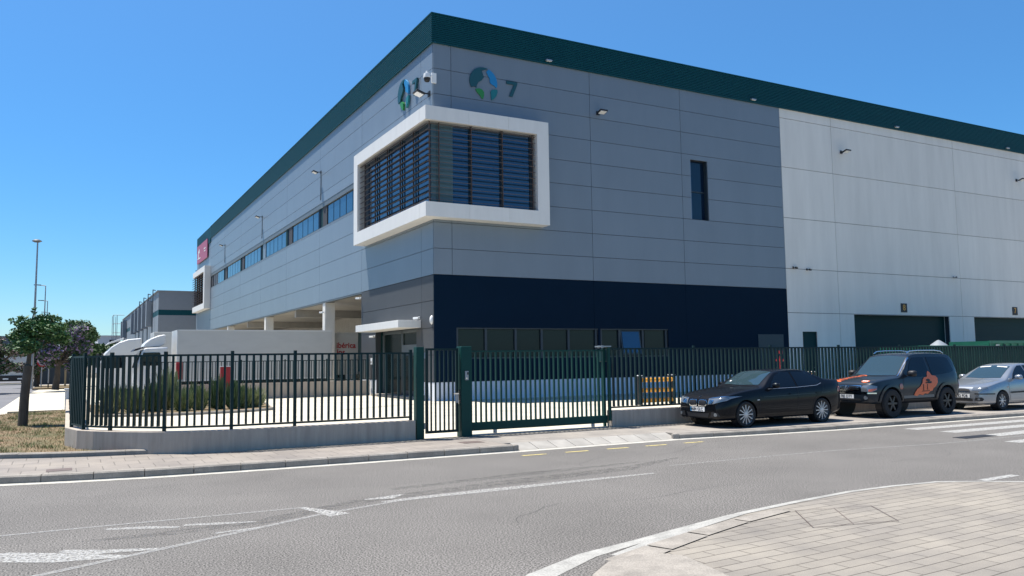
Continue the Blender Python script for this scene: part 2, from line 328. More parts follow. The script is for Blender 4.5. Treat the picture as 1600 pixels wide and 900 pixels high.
# pavement between the kerb and the fence
def offset(pts, d):
    P = [Vector((p[0],p[1])) for p in pts]; o = []
    for i, p in enumerate(P):
        t = (P[min(i+1,len(P)-1)]-P[max(i-1,0)]).normalized(); o.append((p.x-t.y*d, p.y+t.x*d))
    return o
kb1 = offset(kerb_line, 0.16); kb2 = offset(kerb_line2, 0.16)
verge_kerb = [(-2.72,19.75),(-1.1,19.30),(-0.4,18.95),(0.56,18.62),(1.5,18.42),(2.05,18.22)]
walk1 = [p for p in kb1[3:]] + [(8.42,18.05),(3.0,18.05)] + [(p[0],p[1]-0.07) for p in reversed(verge_kerb)] + [(-2.85,19.6)]
struct('sidewalk', MB().prism(walk1[::1], 0.0, G), 'walk_l')
struct('sidewalk', MB().prism([(8.43,15.95),(12.94,15.95)] + kb2 + [(70,18.05),(8.43,18.05)], 0.0, G-0.001), 'walk')
# kerb stones
def kerbs(line, w, h, step, name, gap=0.012, m='kerb', nose=False, side=1, ht=0.0):
    mb = MB(); P = [Vector((p[0],p[1],0)) for p in line]
    seg = [(b-a).length for a,b in zip(P[:-1],P[1:])]; tot = sum(seg)
    def at(s):
        for k,(a,b) in enumerate(zip(P[:-1],P[1:])):
            if s <= seg[k] or k == len(seg)-1: return a+(b-a)*(s/seg[k]), (b-a).normalized()
            s -= seg[k]
    n = int(tot/step)
    for i in range(n):
        a, da = at(i*tot/n+gap/2); b, db = at((i+1)*tot/n-gap/2)
        na = Vector((-da.y,da.x,0))*side; nb = Vector((-db.y,db.x,0))*side; j = random.uniform(-0.006,0.006); jz = random.uniform(-0.004,0.004)
        ch = 0.025
        ring = lambda p, nn: [p+nn*j+Vector((0,0,-0.03+ht)), p+nn*j+Vector((0,0,h-ch+jz+ht)), p+nn*(j+ch)+Vector((0,0,h+jz+ht)), p+nn*(w)+Vector((0,0,h+jz+ht)), p+nn*(w)+Vector((0,0,-0.03+ht))]
        mb.add(ring(a,na)+ring(b,nb), [(k,(k+1)%5,5+(k+1)%5,5+k) for k in range(5)]+[(4,3,2,1,0),(5,6,7,8,9)])
    return struct(name, mb, m)
kerbs(kerb_line, 0.155, G+0.012, 0.78, 'kerb')
kerbs(kerb_line2, 0.155, G-0.01, 0.98, 'kerb')
# rounded kerb ends beside the driveway
for cx, cy, sx in ((8.42,15.53,1),(12.95,15.53,-1)):
    mb = MB(); n = 8
    prof = [(0.0,0.0)]
    pts = [(cx, cy-0.09)] + [(cx+sx*0.16*math.sin(math.pi*i/n), cy-0.09*math.cos(math.pi*i/n)) for i in range(1,n)] + [(cx, cy+0.09)]
    if sx < 0: pts = pts[::-1]
    mb.prism(pts, -0.03, G+0.008); struct('kerb', mb, 'kerb', bevel=0.03)
# white gutter strips
struct('gutter', MB().ribbon(offset(kerb_line[4:], -0.12), 0.25, 0.004).ribbon([(8.42,15.33),(12.95,15.33)], 0.25, 0.004).ribbon(offset(kerb_line2, -0.12), 0.25, 0.0045), 'gutter')
# driveway ramp of bevelled slabs
rb = MB()
for i in range(9):
    a = 8.6+i*0.483; b = a+0.465
    rb.add([(a,15.5,0.006),(b,15.5,0.006),(b,15.95,G+0.002),(a,15.95,G+0.002),(a,15.5,-0.05),(b,15.5,-0.05),(b,15.95,-0.05),(a,15.95,-0.05)],[(0,1,2,3),(4,5,1,0),(5,6,2,1),(6,7,3,2),(7,4,0,3)])
struct('driveway_ramp', rb, 'ramp', bevel=0.006)
struct('driveway_ramp', MB().box(8.40,12.97,15.46,15.96,-0.04,0.003), 'kerb')
# verge and its kerb
kerbs(verge_kerb[::-1], 0.12, 0.11, 1.0, 'verge_kerb', gap=0.004, side=-1, ht=G-0.01)
vp = [(-2.8,19.85),(-1.1,19.40),(-0.4,19.06),(0.56,18.73),(1.5,18.52),(2.05,18.30),(2.3,18.5),(0.15,21.0),(0.0,37.5),(-1.85,36.4),(-2.75,34)]
struct('verge', MB().prism(vp, 0.0, G+0.05), 'verge')
struct('verge_kerb', MB().box(-2.0,-0.02,37.5,37.62,0,G+0.06), 'kerb')
struct('side_driveway', MB().prism([(-2.95,34.2),(-1.9,36.6),(-0.01,37.62),(-0.01,77),(-2.0,77),(-2.6,60),(-2.6,40)], -0.02, 0.01), 'yard')
struct('far_verge', MB().prism([(-2.45,77.2),(0.9,77.2),(0.9,88.5),(-2.45,88.5)], 0, G), 'verge')
struct('far_pavement', MB().prism([(-2.45,88.52),(0.9,88.52),(0.9,90),(-2.45,90)], 0, G).prism([(-15,99.1),(-2.3,99.1),(-2.3,104),(-15,104)],0,G), 'yard')
# yard
struct('yard_floor', MB().prism([(0.05,21),(2.3,18.1),(90,18.1),(90,130),(0.95,130),(0.95,38)], 0.0, G-0.002), 'yard')
struct('yard_gutter', MB().ribbon([(8.6,30.2),(11.5,31.9),(15,32.6),(24,32.2),(34,31.5)], 0.12, G+0.003), 'kerb')
# planting bed
bed = [(0.9,32.6),(2.2,31.6),(4.0,31.4),(6.0,31.7),(7.0,32.5),(7.6,36.5),(7.8,41.5),(0.9,41.5)]
struct('planting_bed', MB().prism(bed, 0.05, G+0.06), 'verge')
kerbs([(0.85,32.55),(2.2,31.5),(4.0,31.3),(6.05,31.6),(7.1,32.45),(7.7,36.5),(7.9,41.5)], 0.1, 0.11, 1.0, 'bed_kerb', gap=0.003, ht=G-0.01)
# near pavement (foreground right)
npv = [(3.6,-14),(3.85,5.0),(4.0,5.85),(4.25,6.22),(4.7,6.55),(5.4,6.86),(6.1,7.12),(7.25,7.5),(8.4,7.70),(9.6,7.86),(10.5,7.86),(11.4,7.76),(11.95,7.45),(12.9,6.7),(14.5,5.2),(17,3.6),(30,0.5),(60,-3),(60,-14)]
struct('near_pavement', MB().prism(npv[::-1][::-1], 0.0, 0.055), 'near')
edge = npv[2:14]
struct('near_edging', MB().ribbon(offset(edge[2:], 0.02), [0.13,0.13,0.12,0.11,0.10,0.09,0.09,0.08,0.08,0.08], 0.060), 'edge')
struct('near_edging', MB().ribbon([(3.3,5.9),(3.8,6.5),(4.6,6.93),(5.4,7.16),(6.1,7.38),(7.2,7.7),(8.4,7.9)], [0.34,0.27,0.2,0.14,0.11,0.08,0.06], 0.004), 'edge')
mb = MB()
for i,(p,q) in enumerate(zip([(4.55,6.33),(5.25,6.62),(6.0,6.9),(6.9,7.18)],[(5.22,6.6),(5.97,6.88),(6.87,7.17),(7.8,7.38)])):
    mb.ribbon([p,q],[0.34-0.04*i,0.30-0.04*i],0.0655)
struct('near_kerb_slabs', mb, 'kerb')
nose = [(3.86,5.2),(3.93,5.62),(4.12,5.95),(4.42,6.17),(4.75,6.25),(4.98,6.18),(5.2,5.9),(5.25,5.2)]
struct('near_kerb_end', MB().prism([(3.78,5.2),(3.84,5.62),(4.02,6.0),(4.35,6.26),(4.72,6.36),(5.0,6.24),(5.12,6.05),(4.95,5.2)][::-1], 0.0, 0.12), 'kerb', bevel=0.05, seg=3)
# utility covers
struct('manhole_cover', MB().prism([(-0.27,16.38),(0.13,16.4),(0.13,16.78),(-0.27,16.76)], G, G+0.006), 'cover', bevel=0.003)
struct('manhole_cover', MB().prism([(7.72,16.42),(8.22,16.42),(8.22,16.8),(7.72,16.8)], G, G+0.006), 'cover', bevel=0.003)
struct('drain_grate', MB().box(18.15,19.35,11.62,11.95,0.0,0.008), 'black')
struct('near_hatch', MB().prism([(7.3,6.5),(8.35,6.25),(8.9,7.0),(7.9,7.25)], 0.05, 0.060), 'near', bevel=0.003)
mb = MB()
for a,b in (((7.28,6.48),(8.37,6.22)),((8.37,6.22),(8.93,7.02)),((8.93,7.02),(7.88,7.28)),((7.88,7.28),(7.28,6.48)),((7.8,6.37),(8.4,7.14))): mb.ribbon([a,b],0.009,0.0635)
struct('hatch_joint', mb, 'cover')
struct('cobble_strip', MB().ribbon([(2.9,17.70),(7.1,17.70)],0.28,G+0.004).ribbon([(7.1,17.72),(12.75,17.72)],0.42,G+0.0045).ribbon([(12.75,17.70),(40,17.70)],0.26,G+0.004), 'cobble')
cr = MB(); rc = random.Random(3)
for (x,y,n_,a) in ((2.2,12.9,14,0.05),(6.5,9.3,12,-0.1),(10.5,13.2,16,0.02),(13.2,9.9,12,0.12),(-0.2,13.8,9,-0.05),(4.8,8.7,7,1.2),(8.3,12.6,7,1.4)):
    pts = [(x,y)]
    for _ in range(n_): a += rc.uniform(-0.35,0.35); x += 0.22*math.cos(a); y += 0.22*math.sin(a); pts.append((x,y)); a *= 0.8
    cr.ribbon(pts, 0.009, 0.0025)
struct('road_cracks', cr, 'crack')
# markings
def mark(m, *ribs, z=0.0045):
    mb = MB()
    for pts, w in ribs: mb.ribbon(pts, w, z)
    return struct('road_marking', mb, m)
mark('faint', ([(-0.6,8.75),(-0.18,8.96),(1.26,9.69),(2.92,10.55),(4.12,10.95),(5.5,11.03)], [0.09,0.10,0.10,0.10,0.09,0.08]), ([(-3,11.25),(-0.62,11.25),(0.47,11.24),(2.9,11.15)],0.07),
     ([(9.6,11.75),(11.9,11.77),(13.85,11.72),(16.72,11.3),(19.83,11.28),(26,11.1)], 0.07), z=0.004)
mark('paint', ([(3.9,10.98),(4.6,11.05),(5.53,11.06),(7.19,11.12),(8.78,11.14)], [0.10,0.20,0.26,0.20,0.10]),
     ([(0.46,11.0),(0.85,10.86),(1.23,10.66)], [0.10,0.16,0.10]), ([(1.55,10.05),(2.11,10.12)], 0.07), ([(1.3,10.75),(1.7,10.62),(2.1,10.5)], [0.1,0.14,0.05]))
mark('patchy', ([(2.82,11.15),(3.0,10.72),(3.12,10.36)], [0.09,0.2,0.32]), ([(-1.2,10.2),(-0.55,10.0),(0.03,9.62),(0.62,9.34)], [0.3,0.42,0.38,0.07]), ([(3.75,11.3),(4.1,11.28),(4.35,11.45)],[0.06,0.22,0.08]), ([(0.0,9.98),(0.35,9.72),(0.9,9.55)],[0.12,0.2,0.08]), z=0.005)
mark('yellowpaint', *[([(a,14.62),(a+0.56,14.60)],0.085) for a in (8.16,9.2,10.25,11.3,12.38)])
mark('solid', ([(19.3,13.85),(20,13.85),(40,13.4)],[0.42,0.45,0.5]), ([(19.3,12.83),(21,12.83),(40,12.4)],[0.45,0.48,0.5]), ([(19.3,11.72),(21,11.80),(40,11.3)],[0.4,0.46,0.5]), ([(18.2,10.62),(19.2,10.62),(30,10.45)],[0.34,0.4,0.4]),
     ([(12.4,7.72),(13.36,7.78)],0.15), ([(12.0,7.86),(11.3,8.02)],0.05))
mark('tar', ([(0.2,10.4),(1.0,10.35),(2.2,10.5),(3.6,11.2),(6.2,11.6),(8.8,11.9),(10.5,12.6)], [0.1,0.25,0.3,0.3,0.45,0.4,0.1]), ([(4.4,12.0),(7.0,12.3),(9.5,12.5)],[0.2,0.35,0.1]), z=0.003)

# ------------------------------------------------------------------ warehouse
wh = thing('warehouse', 'long grey and white panelled warehouse with a teal roof band and navy ground floor', 'warehouse', (X0,Y0,G))
def sub(rects, holes):
    out = rects
    for (a0,a1,b0,b1) in holes:
        nxt = []
        for (u0,u1,v0,v1) in out:
            if a1 <= u0 or a0 >= u1 or b1 <= v0 or b0 >= v1: nxt.append((u0,u1,v0,v1)); continue
            if v0 < b0: nxt.append((u0,u1,v0,b0))
            if v1 > b1: nxt.append((u0,u1,b1,v1))
            c0, c1 = max(v0,b0), min(v1,b1)
            if u0 < a0: nxt.append((u0,a0,c0,c1))
            if u1 > a1: nxt.append((a1,u1,c0,c1))
        out = nxt
    return [r for r in out if r[1]-r[0] > 0.004 and r[3]-r[2] > 0.004]
def cells(us, vs, gap):
    return [(a+gap/2,b-gap/2,c+gap/2,d-gap/2) for a,b in zip(us[:-1],us[1:]) for c,d in zip(vs[:-1],vs[1:])]
def south(mb, rects, y, t):
    for (a,b,c,d) in rects: mb.box(a,b,y,y+t,c,d)
def west(mb, rects, x, t):
    for (a,b,c,d) in rects: mb.box(x,x+t,a,b,c,d)
rows = [5.88+1.2122*k for k in range(10)]
holesR = [(30.0,31.24,9.53,12.88),(15.69,23.6,2.0,3.45),(23.72,28.1,2.0,3.45),(14.58,19.78,9.1,12.88)]
holesW = [(38.22,39.46,0.12,3.37),(42.8,52.32,0.12,4.45),(55.06,64.6,0.12,4.45),(67.3,76.8,0.12,4.45)]
holesL = [(36.3,42.17,0.12,3.5),(44.6,101.3,10.8,12.52),(34.15,43.3,9.1,12.88),(102,110.6,9.1,12.88)]
g = 0.022
mb = MB(); south(mb, sub(cells([X0+0.002,15.5,23.36,29.37,37.05], rows, g), holesR), Y0, 0.05)
mb.build('grey_cladding', 'grey', wh)
mb = MB(); west(mb, sub(cells([34.205,35.62,44.6,53.5,62.9,72.4,82.0,91.6,101.3], rows, g), holesL), X0, 0.05)
west(mb, sub(cells([101.3,106.5,112.9], [0.12,5.88]+rows[2::2]+[16.79], g), holesL), X0, 0.05)
mb.build('grey_cladding', 'grey', wh)
mb = MB(); west(mb, sub(cells([34.205,35.62,44.6], [0.98,2.2,3.44,4.69,5.87], g), holesL), X0+0.001, 0.05)
mb.build('anthracite_cladding', 'anth', wh)
mb = MB(); south(mb, sub(cells([X0+0.002,23.36,29.37,37.05], [0.98,5.87], 0.012), holesR), Y0+0.002, 0.05)
mb.build('navy_cladding', 'navy', wh)
mb = MB(); south(mb, [(X0+0.02,37.05,G,0.955)], Y0+0.02, 0.05); west(mb, sub([(34.23,44.6,G,0.955)], holesL), X0+0.02, 0.05)
mb.build('base_plinth', 'basewhite', wh)
mb = MB(); south(mb, sub(cells([37.05,41.49,53.78,66.07,78.4,90], [G-0.1,4.48,7.10,10.14,13.20,16.2,16.80], 0.028), holesW), Y0+0.004, 0.06)
mb.build('white_wall', 'whitewall', wh)
mb = MB()
south(mb, sub([(X0+0.3,90,G,16.8)], holesR+holesW), Y0+0.075, 0.28)
west(mb, sub([(Y0+0.075,112.9,G,16.8)], holesL+[(44.85,101.1,0,5.9)]), X0+0.075, 0.22)
mb.box(15,90,112.6,112.85,G,16.8); mb.box(89.7,89.95,34.6,112.5,G,16.8)
mb.build('wall_core', 'backing', wh)
MB().box(X0+0.35,89.6,Y0+0.4,112.5,16.85,17.05).build('roof', 'farwall', wh)
# ribbed fascia
def fascia_profile():
    p = []; z = 16.79; n = 15; h = (18.16-16.79)/n
    for i in range(n):
        p += [(0.0,z),(0.0,z+h*0.5),(0.03,z+h*0.62),(0.03,z+h*0.88)]; z += h
    p += [(0.0,18.16),(-0.02,18.165),(-0.02,18.22),(0.25,18.22)]
    return p
fp = fascia_profile(); mb = MB()
xa, ya = X0-0.10, Y0-0.10
vs = []
for d, z in fp: vs += [(90.0,ya+d,z),(xa+d,ya+d,z),(xa+d,101.3,z)]
mb.add(vs, [(3*i,3*i+1,3*i+4,3*i+3) for i in range(len(fp)-1)]+[(3*i+1,3*i+2,3*i+5,3*i+4) for i in range(len(fp)-1)])
mb.box(xa+0.002,90,ya+0.002,Y0+0.08,16.77,16.788); mb.box(xa+0.002,X0+0.08,Y0+0.08,101.3,16.77,16.788)
mb.box(xa+0.26,90,ya+0.27,ya+0.35,17.0,18.2); mb.box(xa+0.27,xa+0.35,ya+0.35,101.3,17.0,18.2)
fo = mb.build('roof_fascia', 'fascia', wh)
mb = MB()
for i in range(24): mb.box(X0-0.10+(0.03 if i%2 else 0),X0+0.1,101.31+i*0.484,101.31+(i+1)*0.484-0.012,16.3 if i>4 else 16.3,18.22)
mb.box(X0+0.1,90,112.7,112.9,16.8,18.2)
mb.build('roof_fascia', 'fascia', wh)
# wraparound bay
bx0, by0, bx1, by1 = 13.91, 33.48, 20.43, 44.0
def Lslab(z0, z1, name):
    mb = MB(); n = 0.004
    for a,b in ((bx0,16.1),(16.1,18.2),(18.2,bx1)): mb.box(a+n,b-n,by0,Y0+0.05,z0,z1)
    for a,b in ((Y0+0.05,37.2),(37.2,40.6),(40.6,by1)): mb.box(bx0,X0+0.05,a+n,b-n,z0,z1)
    mb.box(bx0+0.01,bx1-0.01,by0+0.01,Y0+0.04,z0+0.01,z1-0.01); mb.box(bx0+0.01,X0+0.04,Y0+0.04,by1-0.01,z0+0.01,z1-0.01)
    return mb.build(name, 'framew', wh)
Lslab(12.88,13.53,'bay_frame_top'); Lslab(8.43,9.1,'bay_frame_bottom')
MB().box(19.78,bx1-0.003,by0,Y0+0.05,9.1,12.88).build('bay_frame_post','framew',wh)
MB().box(bx0,X0+0.05,43.35,by1-0.003,9.1,12.88).build('bay_frame_post','framew',wh)
def bay_glazing(x1, ya_, yb, parent):
    pass
gz = MB(); gz.box(14.36,19.78,33.93,33.96,9.1,12.88); gz.box(14.33,14.36,33.96,43.35,9.1,12.88); gz.build('bay_glass','glass_sky',wh)
mb = MB(); mb.box(14.36,14.95,33.905,33.93,9.1,12.88).box(14.95,15.45,33.9,33.925,9.1,12.88)
mb.build('bay_blind','blind',wh)
for x in (16.35,18.0,19.6): MB().box(x-0.04,x+0.04,33.88,33.93,9.1,12.88).build('bay_mullion','frame_dark',wh)
for y in (35.67,37.45,39.29,41.18): MB().box(14.30,14.33,y-0.02,y+0.02,9.1,12.88).build('bay_mullion','frame_dark',wh)
ly = 33.66; lx = 14.09
for x in (14.70,16.35,18.0,19.66): MB().box(x-0.022,x+0.022,ly+0.09,ly+0.15,9.1,12.88).build('louvre_post','blade',wh)
for y in (33.74,35.67,37.45,39.29,41.18,42.9): MB().box(lx+0.09,lx+0.15,y-0.022,y+0.022,9.1,12.88).build('louvre_post','blade',wh)
mb = MB(); nb = 13
for i in range(nb):
    z = 9.25+i*(12.75-9.25)/(nb-1); t = R(22)
    mb.obox((lx+19.72)/2, ly, z, 19.72-lx, 0.10, 0.022, rx=t*0.5)
    mb.obox(lx, (ly+43.3)/2+0.06, z, 0.13, 43.3-ly-0.12, 0.022, ry=-t)
mb.build('louvre_blades','blade',wh)
# far bay
mb = MB(); mb.box(13.91,X0+0.05,101.3,111.5,12.88,13.53).box(13.91,X0+0.05,101.3,111.5,8.43,9.1).box(13.91,X0+0.05,101.3,102.1,9.1,12.88)
mb.build('far_bay_frame','framew',wh)
MB().box(14.3,14.36,102.1,112.8,9.1,12.88).build('far_bay_glass','glass',wh)
mb = MB()
for i in range(13): mb.obox(14.05,107.3,9.25+i*0.29,0.22,10.6,0.03,ry=-R(22))
for y in (103.5,105.4,107.3,109.2,111.1): mb.box(14.1,14.2,y-0.05,y+0.05,9.1,12.88)
mb.build('far_bay_louvres','blade',wh)
# upper ribbon windows on the left face
for k,(a,b) in enumerate(zip([44.65,53.5,62.9,72.4,82.0,91.6],[53.5,62.9,72.4,82.0,91.6,101.25])):
    w = MB().box(X0+0.14,X0+0.2,a,b,10.8,12.52).build('window','frame_dark',wh)
    MB().box(X0+0.005,X0+0.13,a,b,10.8,10.87).box(X0+0.02,X0+0.13,a,b,12.2,12.52).build('window_frame','frame_grey',w)
    d = 1.3; MB().box(X0+0.06,X0+0.135,a+0.02,a+0.55,10.87,12.2).build('spandrel_panel','navy' if k%2 else 'shutter',w); MB().box(X0+0.09,X0+0.135,b-0.45,b-0.02,10.87,12.2).build('spandrel_panel','navy' if k%2 else 'shutter',w)
    p = MB(); n = 5; s0 = a+0.62; s1 = b-1.55
    for i in range(n):
        u = s0+(s1-s0)*i/n; p.box(X0+0.115,X0+0.135,u+0.07,u+(s1-s0)/n-0.07,10.95,12.12)
    p.build('pane','glass_sky',w)
    MB().box(X0+0.07,X0+0.135,s1+0.05,b-0.5,10.9,12.2).build('spandrel_panel','grey' if k==2 else 'backing',w)
# slot window
w = MB().box(30.0,31.24,Y0+0.30,Y0+0.34,9.53,12.88).build('slot_window','glass',wh)
MB().box(30.0,30.05,Y0+0.2,Y0+0.3,9.53,12.88).box(31.19,31.24,Y0+0.06,Y0+0.3,9.53,12.88).box(30.05,31.19,Y0+0.24,Y0+0.3,11.1,11.16).box(30.05,31.19,Y0+0.2,Y0+0.3,9.53,9.58).build('window_frame','frame_dark',w)
MB().box(30.055,30.28,Y0+0.285,Y0+0.299,9.6,12.8).build('pane','glass_sky',w)
# ground floor windows
def gwin(x0, x1, splits, panes):
    w = MB().box(x0,x1,Y0+0.20,Y0+0.24,2.0,3.45).build('ground_window','frame_dark',wh)
    f = MB()
    for s in splits: f.box(s-0.06,s+0.06,Y0+0.08,Y0+0.195,2.0,3.45)
    f.box(x0,x1,Y0+0.03,Y0+0.07,2.0,2.06).box(x0,x1,Y0+0.03,Y0+0.07,3.4,3.45); f.build('window_frame','frame_dark',w)
    for a,b,m in panes: MB().box(a+0.08,b-0.08,Y0+0.165,Y0+0.19,2.08,3.38).build('pane',m,w)
    return w
gwin(15.69,23.6,[15.75,17.25,18.85,20.3,21.85,23.5],[(15.75,17.25,'glass_green'),(17.25,18.85,'glass_green'),(18.85,20.3,'glass_green'),(20.3,21.85,'glass_green'),(21.85,23.5,'glass_green')])
w = gwin(23.72,28.1,[23.8,24.95,26.45,28.0],[(23.8,24.95,'glass_green'),(26.55,28.0,'glass_green')])
MB().obox(25.65,Y0+0.05,2.76,1.25,0.04,1.28,rx=R(-9)).build('tilted_sash','frame_dark',w)
MB().obox(25.65,Y0+0.022,2.76,1.08,0.02,1.1,rx=R(-9)).build('pane','glass_sky',w)
# entrance recess
mb = MB().box(15.05,15.10,36.3,42.17,G,3.5); en = mb.build('entrance_glazing','glass_green',wh)
mb = MB()
for y in (36.36,37.0,39.25,42.1): mb.box(14.98,15.045,y-0.06,y+0.06,G,3.5)
mb.box(14.98,15.045,36.3,42.17,3.35,3.5).box(14.985,15.045,37.06,39.19,2.35,2.75).box(14.985,15.045,36.3,42.17,G,G+0.1)
mb.build('glazing_frame','frame_grey',en)
for y in (37.62,38.70):
    dr = MB().box(14.955,14.98,y-0.5,y+0.5,G+0.02,2.33).build('entrance_door','frame_dark',en)
    MB().box(14.94,14.954,y-0.38,y+0.38,G+0.35,2.2).build('pane','glass_green',dr)
mb = MB().box(X0+0.06,15.05,42.172,42.25,G,3.5).box(X0+0.06,15.05,36.2,36.298,G,3.5).box(X0+0.06,15.05,36.3,42.17,3.502,3.6); mb.build('recess_lining','shutter',wh)
MB().box(14.3,15.0,36.32,42.1,G,G+0.11).build('entrance_step','kerb',wh,bevel=0.01)
MB().box(13.44,X0-0.002,35.72,42.1,3.5,3.85).build('entrance_canopy','framew',wh,bevel=0.01)
# loading bay under the overhang
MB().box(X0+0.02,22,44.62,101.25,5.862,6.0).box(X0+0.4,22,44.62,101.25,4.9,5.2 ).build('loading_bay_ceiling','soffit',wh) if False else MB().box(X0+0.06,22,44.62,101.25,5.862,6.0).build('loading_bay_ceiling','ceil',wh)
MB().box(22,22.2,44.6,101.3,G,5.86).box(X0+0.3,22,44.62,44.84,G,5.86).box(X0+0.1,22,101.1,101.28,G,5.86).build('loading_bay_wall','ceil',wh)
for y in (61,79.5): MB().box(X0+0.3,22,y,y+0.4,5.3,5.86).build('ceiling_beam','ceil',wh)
MB().box(X0+0.01,X0+0.3,44.62,101.28,5.80,5.87).build('overhang_trim','frame_grey',wh)
for y in (52.27,70.4,88.9): MB().box(14.64,15.30,y,y+0.62,G,5.80).build('column','soffit',wh,bevel=0.02)
for i,y in enumerate((46.5,55.5,64.5,73.5,82.5,91.5)):
    d = MB().box(21.88,21.98,y,y+4,1.0,4.6).build('dock_door','shutter',wh)
MB().box(17.5,22,45.5,100.5,G,1.1).build('dock_platform','kerb',wh)
# dock doors on the right face
for k,(a,b) in enumerate(((42.8,52.32),(55.06,64.6),(67.3,76.8))):
    mb = MB().box(a,b,Y0+0.42,Y0+0.45,G,4.45)
    n = 16
    for i in range(n): mb.box(a,b,Y0+0.40,Y0+0.42,G+i*(4.33/n)+0.01,G+(i+1)*(4.33/n)-0.01)
    mb.build('roller_shutter','shutter',wh)
    for u in (a-0.06,b+0.002): MB().box(u,u+0.058,Y0+0.075,Y0+0.4,G,4.45).build('door_jamb','whitewall',wh)
d = MB().box(38.22,39.46,Y0+0.12,Y0+0.17,G,3.37).build('side_door','shutter',wh)
MB().box(39.2,39.32,Y0+0.09,Y0+0.118,1.2,1.24).build('handle','steel',d)
MB().box(34.6,36.6,Y0-0.02,Y0,G,3.2).build('service_hatch','frame_dark',wh)

# signs on the warehouse
for k,(cx,t,lab) in enumerate(((47.6,'8','small black number 8 plate above the left loading shutter'),(59.95,'7','small black number 7 plate above the loading shutter at the right edge'))):
    s = thing('number_plate', lab, 'number sign', (cx,Y0-0.02,4.95), 'number plates above the loading shutters')
    MB().box(cx-0.3,cx+0.3,Y0-0.03,Y0-0.002,4.66,5.24).build('plate','black',s)
    text_mesh(t, 0.55, 'numeral', 'yellow', s, Matrix.Translation((cx,Y0-0.035,4.95)) @ FACE_S)
# emblem: four leaf shapes forming a round globe
def blob(name, pts, m, parent, frame, depth=0.04):
    n = len(pts); vs = [frame(x,y,0) for x,y in pts] + [frame(x,y,depth) for x,y in pts]
    MB().add(vs, [tuple(range(n)), tuple(range(2*n-1,n-1,-1))] + [(i,(i+1)%n,n+(i+1)%n,n+i) for i in range(n)]).build(name, m, parent)
arc = lambda r,a0,a1,n=9: [(r*math.cos(R(a0+(a1-a0)*i/n)), r*math.sin(R(a0+(a1-a0)*i/n))) for i in range(n+1)]
def emblem(parent, frame):
    dark = arc(0.76,72,208,14) + [(-0.50,-0.30),(-0.40,-0.34),(-0.36,-0.20),(-0.28,-0.05),(-0.10,0.08),(0.02,0.26),(-0.04,0.44),(-0.10,0.58)]
    blob('dark_leaf', dark, 'teal_logo', parent, frame)
    blue = arc(0.76,68,-12,10) + [(0.70,-0.20),(0.58,-0.10),(0.42,-0.04),(0.36,0.04),(0.34,0.24),(0.22,0.42),(0.16,0.56)]
    blob('blue_leaf', blue, 'blue_logo', parent, frame)
    green = [(-0.44,-0.42),(-0.24,-0.36),(-0.08,-0.40),(0.02,-0.52),(0.02,-0.70),(-0.04,-0.88),(-0.10,-0.86),(-0.20,-0.72),(-0.36,-0.58)]
    blob('green_leaf', green, 'green_logo', parent, frame)
    sea = [(0.46,-0.34),(0.60,-0.30),(0.76,-0.28),(0.77,-0.44),(0.70,-0.64),(0.56,-0.80),(0.42,-0.88),(0.42,-0.78),(0.40,-0.60),(0.38,-0.46)]
    blob('sea_green_leaf', sea, 'sea_logo', parent, frame)
    seven = [(1.28,0.28),(1.90,0.28),(1.90,0.16),(1.62,-0.52),(1.42,-0.52),(1.70,0.12),(1.28,0.12)]
    blob('numeral', seven, 'teal_logo', parent, frame)
s = thing('globe_emblem', 'round leaf globe emblem and numeral 7 on the shaded grey face above the bay', 'wall sign', (17.2,Y0-0.05,15.2), 'globe emblems on the warehouse corner')
emblem(s, lambda x,y,d: (17.2+x*0.98, Y0-0.012-d, 15.28+y*0.95))
s = thing('globe_emblem', 'round leaf globe emblem and numeral 7 seen edge on beside the corner floodlight', 'wall sign', (X0-0.05,38.0,15.4), 'globe emblems on the warehouse corner')
emblem(s, lambda x,y,d: (X0-0.012-d*2.5, 37.75-x*0.98, 15.38+y*0.95))
s = thing('maroon_sign', 'square maroon sign with white marks high on the far end of the warehouse', 'wall sign', (X0-0.1,107.3,15.8))
MB().box(X0-0.2,X0-0.11,103.0,111.6,14.75,17.0).build('panel','maroon',s)
for (a,b,c_,d_) in ((104.2,105.6,16.0,16.12),(104.2,105.4,15.7,15.8),(108.5,110.9,15.25,15.37),(110.0,110.4,15.4,16.3),(109.4,110.0,16.0,16.5)): MB().box(X0-0.22,X0-0.2,a,b,c_,d_).build('white_mark','white',s)

# floodlights
def floodlight(name, label, loc, rz, cable=None, group=None):
    # local frame: wall behind at +y, lamp projects to -y
    t = thing(name, label, 'floodlight', loc, group, local=True, rz=rz)
    MB().box(-0.1,0.1,-0.03,0,-0.1,0.1).box(-0.02,0.02,-0.28,-0.03,-0.02,0.02).build('bracket','black',t)
    b = MB().obox(0,-0.42,-0.03,0.46,0.36,0.08,rx=R(-18)).build('housing','black',t,bevel=0.02)
    MB().obox(0,-0.435,-0.078,0.36,0.27,0.02,rx=R(-18)).build('lens','white',b)
    if cable: MB().path([(0.06,-0.02,-0.1),(0.07,-0.02,-0.9),(-0.1*0,-0.02,-cable)],0.022,6).build('cable','frame_grey',t)
    return t
fgs = 'floodlights along the sunlit long face'
for y, lab in ((53.3,'floodlight on the sunlit long face nearest the white bay'),(72.1,'floodlight on the sunlit long face, second from the white bay'),(91.3,'floodlight on the sunlit long face nearest the maroon sign')):
    f = floodlight('floodlight', lab, (X0,y,14.65), -math.pi/2, 1.9, fgs)
fgr = 'floodlights along the shaded street face'
for x, lab in ((23.86,'floodlight on the shaded grey panels right of the white bay'),(42.34,'floodlight high on the white wall near its left end'),(61.27,'floodlight high on the white wall at the right edge of the view')):
    floodlight('floodlight', lab, (x,Y0,14.66), 0, None, fgr)
